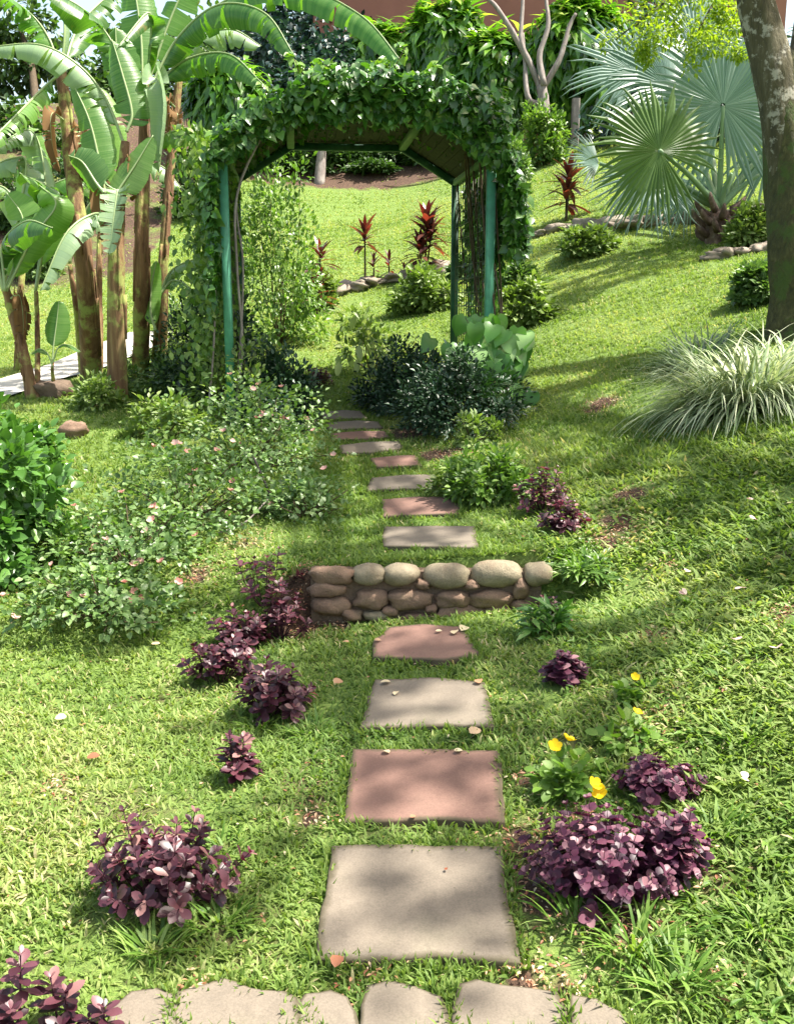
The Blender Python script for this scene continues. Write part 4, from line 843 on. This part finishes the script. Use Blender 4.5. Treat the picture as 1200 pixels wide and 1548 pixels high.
banana([G(178,606), *PX(9.0,(176,420),(180,320),(190,215))], .105, .055, 'thick fibrous banana stem nearest the path, second from the left', [
  dict(C=PX(9.0,(188,220),(160,150),(120,100,8.9),(60,68,8.8),(-20,72,8.8)), wd=.42, mat='banana_pale', fold=.95, tears=8),
  dict(C=PX(8.8,(178,295),(182,285),(205,250),(232,205)), wd=.34, side=(.75,0,.35), fold=.15, a=.65, tears=1),
  dict(C=PX(8.7,(180,300),(178,288,8.65),(172,330,8.6),(166,385,8.6)), wd=.28, mat='banana_pale', side=(1,0,0), fold=.3, tears=9, petiole=.1),
  dict(C=PX(8.9,(160,295),(150,240),(135,180),(108,120)), wd=.36, side=(1,0,.3), fold=.35, a=.55, tears=2),
  dict(C=PX(8.8,(158,292),(145,275),(125,245),(104,235)), wd=.34, side=(.3,0,1), fold=.3, a=.1, tears=1),
  dict(C=PX(8.8,(168,330),(140,325),(100,355,8.6),(62,440,8.5)), wd=.34, mat='banana_pale', fold=.75, tears=9),
  dict(C=PX(8.9,(192,200),(200,170),(185,110),(170,60)), wd=.40, side=(1,0,.2), fold=.25, a=.35, tears=2)])
banana([G(213,572), *PX(9.6,(214,430),(217,260),(219,150))], .095, .06, 'banana plant with a crown of long arching leaves beside the arch', [
  dict(C=PX(9.6,(222,145),(268,60),(330,8,9.3),(400,20,9.1),(445,85,9.0)), wd=.46, a=.2, fold=.95, tears=7),
  dict(C=PX(9.8,(222,140),(300,30),(420,-25,9.4),(540,20,9.1),(612,100,8.9)), wd=.46, a=.3, fold=.85, tears=6),
  dict(C=PX(9.7,(225,140),(280,92),(345,82,9.4),(398,128,9.2)), wd=.40, a=.25, fold=.95, tears=7),
  dict(C=PX(9.2,(219,155),(236,118,9.0),(250,165,8.9),(240,260,8.9)), wd=.32, mat='banana_pale', side=(.9,-.5,0), fold=.5, tears=4),
  dict(C=PX(9.6,(212,140),(160,50),(120,10,9.3),(60,-20,9.1)), wd=.48, a=.15, fold=.5, tears=3),
  dict(C=PX(9.8,(216,140),(214,60),(205,-10),(195,-60)), wd=.45, side=(1,0,0), a=.45, fold=.3, tears=2),
  dict(C=PX(9.5,(218,140),(228,70,9.3),(225,20,9.2),(180,70,8.9)), wd=.26, a=.2, fold=.9, tears=2),
  dict(C=PX(9.9,(220,140),(250,50),(275,-10),(300,-60)), wd=.44, side=(1,0,-.5), a=.5, fold=.4, tears=3),
  dict(C=PX(9.5,(225,235),(250,205),(290,195,9.3),(318,222,9.2)), wd=.34, a=.75, fold=.8, tears=1),
  dict(C=PX(9.6,(215,145),(190,120),(178,80),(175,40)), wd=.42, side=(1,0,0), a=.4, fold=.2, tears=1)])
banana([G(242,562), *PX(10.4,(246,420),(258,260),(272,110))], .075, .05, 'banana plant standing farthest back, beside the arch vine', [
  dict(C=PX(10.4,(272,115),(300,60),(350,45),(395,70)), wd=.4, mat='banana_pale', fold=.9, tears=7),
  dict(C=PX(10.4,(270,115),(255,60),(225,30),(180,40)), wd=.4, a=.3, fold=.7, tears=5)])
banana([G(50,603), *PX(9.4,(35,530),(18,470),(8,430))], .065, .05, 'short leaning banana stem at the left edge', [
  dict(C=PX(9.3,(8,440),(30,380),(35,330),(10,290)), wd=.42, side=(1,0,.2), a=.8, fold=.25, tears=2),
  dict(C=PX(9.2,(10,440),(50,360),(85,310),(60,280)), wd=.42, side=(.8,0,-.5), a=.65, fold=.3, tears=2),
  dict(C=PX(9.1,(8,440),(5,370),(40,335,8.8),(80,345,8.6)), wd=.4, a=.1, fold=.8, tears=4),
  dict(C=PX(9.1,(5,440),(-10,380),(-40,390),(-60,430)), wd=.4, a=.2, fold=.7, tears=4),
  dict(C=PX(9.6,(8,430),(40,260),(20,240),(-30,262)), wd=.4, mat='banana_pale', fold=.8, tears=8)])
banana([G(57,603), *PX(9.7,(57,500),(55,440))], .032, .028, 'thin banana stem beside the short leaning one', [
  dict(C=PX(9.7,(55,440),(75,330),(80,290),(30,262,9.2)), wd=.46, a=.7, fold=.5, tears=3),
  dict(C=PX(9.8,(55,440),(70,300),(50,200),(-10,225,9.3)), wd=.4, mat='banana_pale', fold=.8, tears=9)])
banana([G(125,565), *PX(10.0,(116,470),(106,400))], .04, .03, 'thin green banana stem behind the tallest one', [
  dict(C=PX(10.0,(106,400),(100,340),(70,300),(40,320)), wd=.4, a=.5, fold=.6, tears=4),
  dict(C=PX(10.0,(106,400),(125,330),(150,300),(180,330)), wd=.4, a=.2, fold=.6, tears=3)])
banana([G(232,560), *PX(9.9,(236,500),(244,440))], .03, .02, 'young banana shoot with split drooping leaves right of the stems', [
  dict(C=PX(9.9,(243,445),(260,410),(295,393,9.7),(335,392,9.5)), wd=.2, mat='banana_pale', fold=.6, tears=4),
  dict(C=PX(9.8,(243,445),(262,425),(285,435,9.6),(302,475,9.5)), wd=.26, a=.7, fold=.6, tears=6),
  dict(C=PX(9.7,(236,500),(228,470),(230,430),(237,395)), wd=.22, side=(1,0,0), a=.7, fold=.25, tears=0)])
banana([G(82,596), *PX(9.4,(80,560),(80,545))], .022, .012, 'young banana plant with one upright round leaf beside the dark rock', [
  dict(C=PX(9.4,(80,545),(82,520),(86,490),(90,455)), wd=.27, side=(1,0,0), a=.55, fold=.12, tears=0, petiole=.3, thick=.007),
  dict(C=PX(9.3,(80,550),(90,525),(105,522),(122,532)), wd=.14, a=.4, fold=.3, tears=0, petiole=.3, thick=.006),
  dict(C=PX(9.3,(80,555),(72,535),(60,528),(48,535)), wd=.12, a=.3, fold=.3, tears=0, petiole=.3, thick=.006)])
banana([G(28,560), *PX(10.8,(30,460),(36,380))], .05, .035, 'banana stem in the back row at the far left, seen between leaves', [
  dict(C=PX(10.8,(36,380),(60,300),(110,270),(150,300)), wd=.4, a=.6, fold=.6, tears=6),
  dict(C=PX(10.8,(36,380),(20,300),(-10,280),(-40,300)), wd=.4, mat='banana_pale', fold=.7, tears=6),
  dict(C=PX(10.8,(36,380),(45,300),(50,240),(45,190)), wd=.42, side=(1,0,.3), a=.8, fold=.3, tears=3)])
banana([G(150,560), *PX(10.9,(150,430),(152,330))], .05, .035, 'slender banana plant in the back row between the two tall reddish stems', [
  dict(C=PX(10.9,(152,330),(140,250),(120,200),(95,190)), wd=.42, a=.7, fold=.5, tears=5),
  dict(C=PX(10.9,(152,330),(165,250),(160,180),(150,130)), wd=.44, side=(1,0,-.2), a=.85, fold=.25, tears=3),
  dict(C=PX(10.9,(152,330),(190,260),(240,250),(275,285)), wd=.4, mat='banana_pale', fold=.7, tears=7)])
# ------------------------------------------------------------------ silver palm
def fan(t, hub, nrm, up, Rr, span=R(320), k=46, mat='silver', a0=.5, droop=.25, joined=.52, pet=None, tilt=0.):
    nrm = unit(nrm); up = np.asarray(up, float); up = unit(up-nrm*np.dot(up, nrm)); sx = np.cross(up, nrm); mb = MB()
    ths = (np.arange(k)+.5)/k*span-span/2; hw = span/k/2
    for th in ths:
        L = Rr*RG.uniform(.82,1.06)*(1-.18*abs(th)/math.pi); dirn = lambda q: up*math.cos(q)+sx*math.sin(q); V = []; rs = [.03,.25,joined,.72,.88,1.]
        bend = RG.normal()*.04
        for j, r_ in enumerate(rs):
            w_ = hw*1.0 if r_ <= joined else hw*joined/r_*(1-(r_-joined)/(1-joined))**.8*1.05
            q = th+bend*max(0, r_-joined)*3; z = -droop*Rr*(r_**2)*.5; pl = r_*L*hw*.55*(1 if r_ <= joined else .8*(1-r_)/(1-joined)+.1)
            g = np.array([0,0,-1])*(max(0, r_-joined)**1.6)*Rr*.30*RG.uniform(.6,1.3)
            V += [hub+dirn(q-w_)*r_*L+nrm*(z), hub+dirn(q)*r_*L+nrm*(z+pl)+0, hub+dirn(q+w_)*r_*L+nrm*(z)]
            for m_ in range(3): V[-1-m_] = V[-1-m_]+g
        f = []
        for j in range(len(rs)-1):
            a = 3*j; f += [(a, a+1, a+4, a+3), (a+1, a+2, a+5, a+4)]
        mb.add(V, f, np.clip(a0+RG.uniform(-.3,.3), 0, 1))
    lf = mb.build('frond', M[mat], t, False); sub(lf, t)
    if pet is not None:
        o = MB(); tube(o, spline([pet, (pet+hub)/2+np.array([0,0,.05]), hub+nrm*.01], 12), np.linspace(.045,.024,12), 8, .7); pp = o.build('stalk', M['petiole'], t); pp.parent = lf
base = G(1085,366); PD = depth(base); t = thing('silver_palm', base, 'young silver blue fan palm with huge round pleated blades', 'palm')
mb = MB(); topp = W(1083,318,PD); tube(mb, spline([base-np.array([0,0,.1]), (base+topp)/2, topp], 12), np.array([.2,.18,.165,.16,.16,.17,.18,.18,.17,.15,.12,.08]), 14, .5, 0, .06); mb.build('trunk', M['palmtrunk'], t)
for k in range(22):
    th = k*2.4; z = k/22*.42; p = base+np.array([math.cos(th)*.15, math.sin(th)*.15, z]); q = p+np.array([math.cos(th)*.18, math.sin(th)*.14, .15+.08*rnd.random()]); mb = MB(); tube(mb, spline([p, (p+q)/2+np.array([math.cos(th)*.04, math.sin(th)*.04, 0]), q], 5), [.05,.045,.04,.03,.012], 6, .5); mb.build('leaf_base', M['palmtrunk'], t)
hubc = W(1086,315,PD)
fan(t, W(1092,160,PD-.4), (0,-1,.05), (0,0,1), 1.30, R(345), 60, 'silver', .62, .12, .6, hubc)
fan(t, W(996,228,PD-1.0), (.15,-1,.15), (-.75,0,.5), .98, R(335), 50, 'silver_green', .55, .2, .58, hubc)
fan(t, W(1010,130,PD+.9), (.5,-.8,.2), (-.5,0,.9), 1.35, R(260), 44, 'silver', .3, .2, .5, hubc)
fan(t, W(905,248,PD-.2), (.6,-.7,.5), (-1,0,.12), .62, R(150), 26, 'silver', .45, .1, .5, hubc)
fan(t, W(985,262,PD-.2), (-.2,-.8,.6), (-.5,-.2,-.9), .95, R(170), 34, 'silver', .9, .25, .5, hubc)
fan(t, W(1170,215,PD+.3), (-.4,-.8,.3), (.5,0,-.2), 1.1, R(280), 44, 'silver', .5, .2, .5, hubc)
fan(t, W(1050,60,PD+1.6), (0,-1,.3), (0,0,1), 1.2, R(280), 40, 'silver', .5, .2, .5, hubc)
fan(t, W(960,110,PD+2.2), (.2,-1,.4), (-.6,0,.8), 1.2, R(250), 40, 'silver', .65, .25, .5, hubc)
fan(t, W(1045,275,PD+.4), (-.6,-.7,.5), (-.6,0,-.2), .9, R(130), 28, 'silver', .8, .2, .5, hubc)
for (x, y, dd) in [(1060,285,-.2),(1105,262,-.3),(1150,262,-.1),(1040,300,.2),(1122,240,.1)]:
    mb = MB(); tube(mb, spline([hubc, (hubc+W(x,y,PD+dd))/2+np.array([0,0,.04]), W(x,y,PD+dd)], 8), np.linspace(.05,.02,8), 6, .6); mb.build('stalk', M['petiole'], t)
# ------------------------------------------------------------------ big mossy tree at the right edge
base = G(1208,500); t = thing('mossy_tree', base, 'big forked tree with a dark mossy trunk at the right edge', 'tree'); TD = depth(base)
mb = MB(); path = [base-np.array([0,0,.15]), W(1212,440,TD), W(1205,300,TD), W(1194,180,TD), W(1190,90,TD)]
def trunk(mb, path, r, seg=26, n=30, lump=.1):
    c = spline(path, n); rr = np.interp(np.linspace(0,1,n), np.linspace(0,1,len(r)), r); T = unit(np.gradient(c, axis=0)); V = []
    for i in range(n):
        x = unit(np.cross(T[i], [0,1,0])); y = np.cross(T[i], x)
        for j in range(seg):
            th = j/seg*2*math.pi; q = x*math.cos(th)+y*math.sin(th); k = 1+lump*mnoise.noise(Vector((q[0]*1.5, q[1]*1.5, c[i][2]*1.2)))+lump*.5*mnoise.noise(Vector((q[0]*5, q[1]*5, c[i][2]*3)))
            V.append(c[i]+q*rr[i]*k)
    f = [(i*seg+j, i*seg+(j+1)%seg, (i+1)*seg+(j+1)%seg, (i+1)*seg+j) for i in range(n-1) for j in range(seg)]; mb.add(V, f)
trunk(mb, path, [.31,.25,.245,.235,.2], lump=.2); tr = mb.build('trunk', M['moss'], t)
mb = MB(); trunk(mb, [W(1190,330,TD-.02), W(1182,200,TD-.05), W(1168,110,TD-.08), W(1140,0,TD-.1), W(1110,-160,TD-.2), W(1040,-420,TD)], [.10,.16,.16,.145,.13,.10]); mb.build('limb', M['bark'], t)
mb = MB(); trunk(mb, [W(1205,150,TD), W(1225,60,TD+.1), W(1240,-100,TD+.2), W(1260,-400,TD+.4)], [.17,.16,.14,.10]); mb.build('limb', M['bark'], t)
def crown(t, blobs, n, T, size, mat, name='crown', wf=1.2):
    mb = MB()
    w_ = np.array([b[3]**2 for b in blobs]); w_ = w_/w_.sum()
    for (x, y, z, r_), k in zip(blobs, w_):
        m_ = int(n*k); c = rv(max(6, m_//45))*(r_*np.array([1,1,.6]))*RG.uniform(.4,1,(max(6, m_//45),1)); ci = RG.integers(0, len(c), m_); off = RG.normal(size=(m_,3))*r_*.13
        P = np.array([x,y,z])+c[ci]+off; mb.inst(T, P, frames(unit(off)+rv(m_)*.6+np.array([0,0,-.2]), np.array([0,0,1.])+rv(m_)*.6, size*wf, size*RG.uniform(.7,1.2,m_)))
    return mb.build(name, M[mat], t)
crown(t, [(2.6,5.0,6.6,.9),(4.0,4.6,6.8,1.1),(3.4,6.6,7.2,1.2),(4.6,6.4,7.6,1.2),(2.9,7.8,7.6,1.0),(4.2,8.2,8.0,1.2),(5.4,5.4,6.6,1.0),(3.6,3.7,6.4,.8),(1.9,6.4,6.9,.7),(3.1,2.7,6.3,.6),(3.7,3.3,6.6,.6),(2.9,3.9,6.5,.45),(5.3,4.5,6.9,.8),(5.9,3.4,6.6,.6)], 2700, OVS, .15, 'farleaf')
mb = MB(); hub2 = W(1040,-420,TD)
for q in [(2.6,5.0,6.4),(4.0,4.6,6.6),(3.4,6.6,7.0),(2.9,7.8,7.4),(1.9,6.4,6.8),(3.6,3.7,6.2),(3.1,2.7,6.2),(2.9,3.9,6.4)]: tube(mb, spline([hub2, (hub2+np.array(q))/2+np.array([0,0,.2]), np.array(q)], 8), np.linspace(.07,.02,8), 6)
hub3 = W(1260,-400,TD+.4)
for q in [(4.6,6.4,7.4),(4.2,8.2,7.8),(5.4,5.4,6.4),(5.2,3.9,6.1),(5.9,3.4,6.4)]: tube(mb, spline([hub3, (hub3+np.array(q))/2+np.array([0,0,.2]), np.array(q)], 8), np.linspace(.08,.02,8), 6)
mb.build('branches', M['bark'], t)
# feathery low branch at the top right
t = thing('feathery_tree', G(1150,300)+np.array([1.5,0,0]), 'feathery yellow green foliage hanging in from the top right above the palm', 'tree')
bb = np.array(t['_o']); top = W(1140,-60,11.5); mb = MB(); tube(mb, spline([bb, bb+np.array([.2,-.3,2.5]), top], 14), np.linspace(.12,.05,14), 9)
for q in [(960,40,11),(1010,10,11),(1050,55,10.8),(1100,30,11),(990,-10,11.2),(930,60,11.3)]: tube(mb, spline([top, (top+W(*q))/2+np.array([0,0,.15]), W(*q)], 8), np.linspace(.03,.008,8), 5)
mb.build('trunk', M['bark'], t)
blobs = [(*W(960,55,11),.38),(*W(1015,35,11),.34),(*W(1055,70,10.8),.36),(*W(1100,40,11),.4),(*W(1000,-5,11.2),.4),(*W(1120,90,11),.22),(*W(975,85,11),.2),(*W(1060,10,11),.36)]
crown(t, blobs, 3900, OVS, .055, 'feather', 'crown', .9)
# off-frame shade trees on the right (their shadows fall on the lawn)
for (x, y, bl, lab) in [(8.2,12.5,[(6.4,13.2,7.2,1.5),(8.4,12.2,7.8,1.6),(7.2,14.6,7.6,1.3),(9.6,14.0,7.4,1.5)],'broad tree outside the right edge shading the upper lawn')]:
    b_ = np.array([x, y, float(H(x, y))]); t = thing('shade_tree', b_, lab, 'tree'); mb = MB(); c0 = b_+np.array([0,0,4.]); tube(mb, [b_, b_+np.array([.1,0,2]), c0], [.2,.16,.12], 12)
    for (a, b2, c, r_) in bl: tube(mb, spline([c0, (c0+np.array([a,b2,c]))/2+np.array([0,0,.3]), np.array([a,b2,c])], 8), np.linspace(.09,.02,8), 7)
    mb.build('trunk', M['bark'], t); crown(t, bl, 3600 if x > 7 else 900, OVS, .17, 'farleaf')
# ------------------------------------------------------------------ dracaena shrubs on the top terrace
def draca(px0, px1, pyt, pyb, d, lab, n=2300):
    c = W((px0+px1)/2, (pyt+pyb)/2, d); rx = (px1-px0)/2/F*d; rz = (pyb-pyt)/2/F*d; b_ = np.array([c[0], c[1], float(H(c[0], c[1]))])
    t = thing('dracaena_shrub', b_, lab, 'shrub', 'dracaena shrubs on the top terrace'); mb = MB()
    nr_ = int(n/26); ms = MB(); heads = []
    for k in range(nr_):
        v = rv(1)[0]; v[2] = abs(v[2])*1.0 if rnd.random() < .62 else -abs(v[2])*.75; v[1] = -abs(v[1]) if rnd.random() < .75 else v[1]
        p = c+v*np.array([rx, rx*.7, rz])*rnd.uniform(.72,1.06); heads.append(p); m_ = 26; th = np.arange(m_)*2.4; el = np.linspace(1.2,-1.0,m_)+RG.normal(size=m_)*.1
        ax = unit(v*.6+np.array([0,-.1,.9])); x = unit(np.cross(ax, [0,1,.1])); y = np.cross(ax, x)
        dd = (np.cos(th)*np.cos(el))[:,None]*x+(np.sin(th)*np.cos(el))[:,None]*y+np.sin(el)[:,None]*ax; L = RG.uniform(.30,.50,m_)
        a = np.clip(RG.random(m_)*.75+(.35 if v[2] > .55 else 0)*np.linspace(1,0,m_), 0, 1)
        if v[2] < .6: dd = np.where(RG.random(m_)[:,None] < .75, unit(v*.55+np.array([0,-.15,-.55])+rv(m_)*.42), dd)
        p = p+RG.normal(size=(m_,3))*.10; ax = unit(v*.8+np.array([0,-.3,.3])) if v[2] < .6 else ax
        mb.inst(LAND, p, frames(dd, ax-dd*.2, L*1.9, L, L*.9), a)
    mb.build('foliage', M['draca'], t)
    for k in range(12): h_ = heads[k]; ms = MB(); tube(ms, spline([b_+np.array([rnd.uniform(-.3,.3), rnd.uniform(-.2,.2), -.1]), (b_+h_)/2+np.array([0,0,-.1]), h_], 8), np.linspace(.05,.03,8), 6); ms.build('stem', M['twig'], t)
draca(800,945,12,190,22.6,'widest dracaena shrub, rightmost of the row beneath the terracotta wall',3400)
draca(690,815,60,205,23.2,'dracaena shrub directly behind the bare forked tree',2600)
draca(612,730,15,165,23.6,'pointed tall dracaena shrub left of the bare forked tree',2600)
draca(530,640,50,150,23.8,'dracaena shrub behind the top of the arch, with bright tips',2000)
draca(300,400,105,220,22.5,'dark dracaena shrub left behind the arch roof',2000)
draca(450,560,120,200,24.2,'low dracaena shrub hidden behind the arch roof',1400)
# bare forked tree
base = G(822, 215); bd = depth(base); t = thing('bare_tree', base, 'leafless pale tree with forked twisting branches before the dark shrubs', 'tree')
mb = MB(); d = 21.5; base = W(822,225,d); tube(mb, spline([base, W(822,160,d), W(818,130,d)], 10), np.linspace(.14,.11,10), 9, .5, 0, .04); mb.build('trunk', M['palebark'], t)
for q in [[(820,140),(800,95),(787,60),(790,0),(785,-40)],[(822,130),(815,85),(828,40),(825,0),(822,-50)],[(822,130),(845,90),(860,40),(870,20)],[(800,95),(775,50),(745,5),(720,-10)],[(812,158),(797,145),(793,90),(790,50)]]:
    mb = MB(); c = spline([W(x, y, d+rnd.uniform(-.15,.15)) for x, y in q], 18); tube(mb, c, np.linspace(.075,.03,18), 7, .5, 0, .05); mb.build('branch', M['palebark'], t)
# wooden posts / low wall remains by the shrubs
for (px, lab) in [(868,'weathered pale post right of the bare forked tree'),(803,'short reddish pillar beside the bare forked tree')]:
    b_ = G(px, 215); b_ = W(px, 215, 21.9); mb = MB(); bar(mb, b_-np.array([0,0,.6]), b_+np.array([0,0,.9 if px > 850 else .3]), .16 if px > 850 else .3, .2); solo(mb, 'post', M['palebark' if px > 850 else 'tile'], b_-np.array([0,0,.6]), lab, 'post', smooth=False)
# slender tree seen through arch and dark trees behind it
def tree(px, pyb, d, blobs, n, size, mat, lab, r=.12, name='tree', T=OVS, grp=None):
    b_ = W(px, pyb, d); b_[2] = float(H(b_[0], b_[1])); t = thing(name, b_, lab, 'tree', grp); bl = [(*W(x, y, dd), rr) for x, y, dd, rr in blobs]; top = np.array(bl[0][:3]); mb = MB()
    tube(mb, spline([b_-np.array([0,0,.2]), (b_+top)/2+np.array([.1,0,0]), top], 12), np.linspace(r, r*.5, 12), 9, .5, 0, .04)
    for b in bl[1:]: tube(mb, spline([(b_+top)/2, (top+np.array(b[:3]))/2, np.array(b[:3])], 8), np.linspace(r*.5, r*.15, 8), 6)
    mb.build('trunk', M['palebark' if 'pale' in lab else 'twig'], t); crown(t, bl, n, T, size, mat)
tree(482,300,22.5,[(480,120,22.8,1.3),(420,60,24,1.2),(520,90,24,1.1)],4500,.16,'darktree','dark leafy tree with a pale trunk seen behind the arch',.13)
tree(470,230,27,[(450,40,27,1.6),(530,60,27,1.3),(380,90,27,1.5)],4500,.2,'darktree','dark blue green tree behind the top of the arch')
tree(60,230,27,[(30,40,28,1.0),(90,95,28,.9),(10,110,28,1.1)],2400,.2,'farleaf','far bright tree in the top left corner',.12)
tree(150,230,30,[(150,120,30,1.2),(110,160,30,1.0),(200,150,30,1.3),(180,60,31,.8)],3000,.22,'farleaf','far tree seen between the banana stems')
tree(300,230,30,[(290,110,30,1.5),(330,150,29,1.3),(260,160,29,1.2),(330,60,31,1.4)],4200,.22,'farleaf','far leafy tree between the bananas and the arch')
tree(20,260,23,[(30,190,22,.8),(70,220,22,.8),(-20,210,22,.8),(100,260,21,.7)],2600,.17,'farleaf','low bushy tree on the red bank at the far left')
tree(1000,150,26,[(1000,60,26,1.3),(1060,120,26,1.4),(960,130,26,1.2),(1100,60,27,1.4)],4500,.2,'darktree','dark tree behind the silver palm')
tree(1060,280,19,[(1010,190,20,.9),(1100,200,20,1.0),(1160,180,20,1.2),(940,200,21,.8)],3400,.15,'darktree','dark shrubby tree close behind the palm blades')
# ------------------------------------------------------------------ house on the hill
t = thing('house', (3.5,30,6.6), 'terracotta house above the row of dark shrubs', 'house')
mb = MB(); box(mb, (4.0,31.2,9.2), (12.4,6,5.6)); mb.build('wall', M['house'], t, False)
mb = MB(); bar(mb, (-2.6,28.0,11.75), (10.6,28.0,11.75), .25,.35,(0,0,1)); mb.build('fascia', M['wood_dark'], t, False)
mb = MB(); mb.add([(-3,27.7,11.95),(11,27.7,11.95),(9,31.2,13.6),(-1,31.2,13.6),(-3,34.8,11.95),(11,34.8,11.95),(-3,27.7,11.85),(11,27.7,11.85),(11,34.8,11.85),(-3,34.8,11.85)],[(0,1,2,3),(3,2,5,4),(0,3,4),(1,5,2),(6,9,8,7),(0,6,7,1),(1,7,8,5),(5,8,9,4),(4,9,6,0)]); mb.build('roof', M['tile'], t, False)
wn = MB(); box(wn, (6.5,28.17,10.4), (1.6,.08,1.5)); fr = wn.build('window', M['white'], t, False)
wn = MB(); box(wn, (6.5,28.115,10.4), (1.4,.04,1.3)); pn = wn.build('pane', M['wood_dark'], t, False); pn.parent = fr
print('OBJECTS', len(bpy.data.objects))
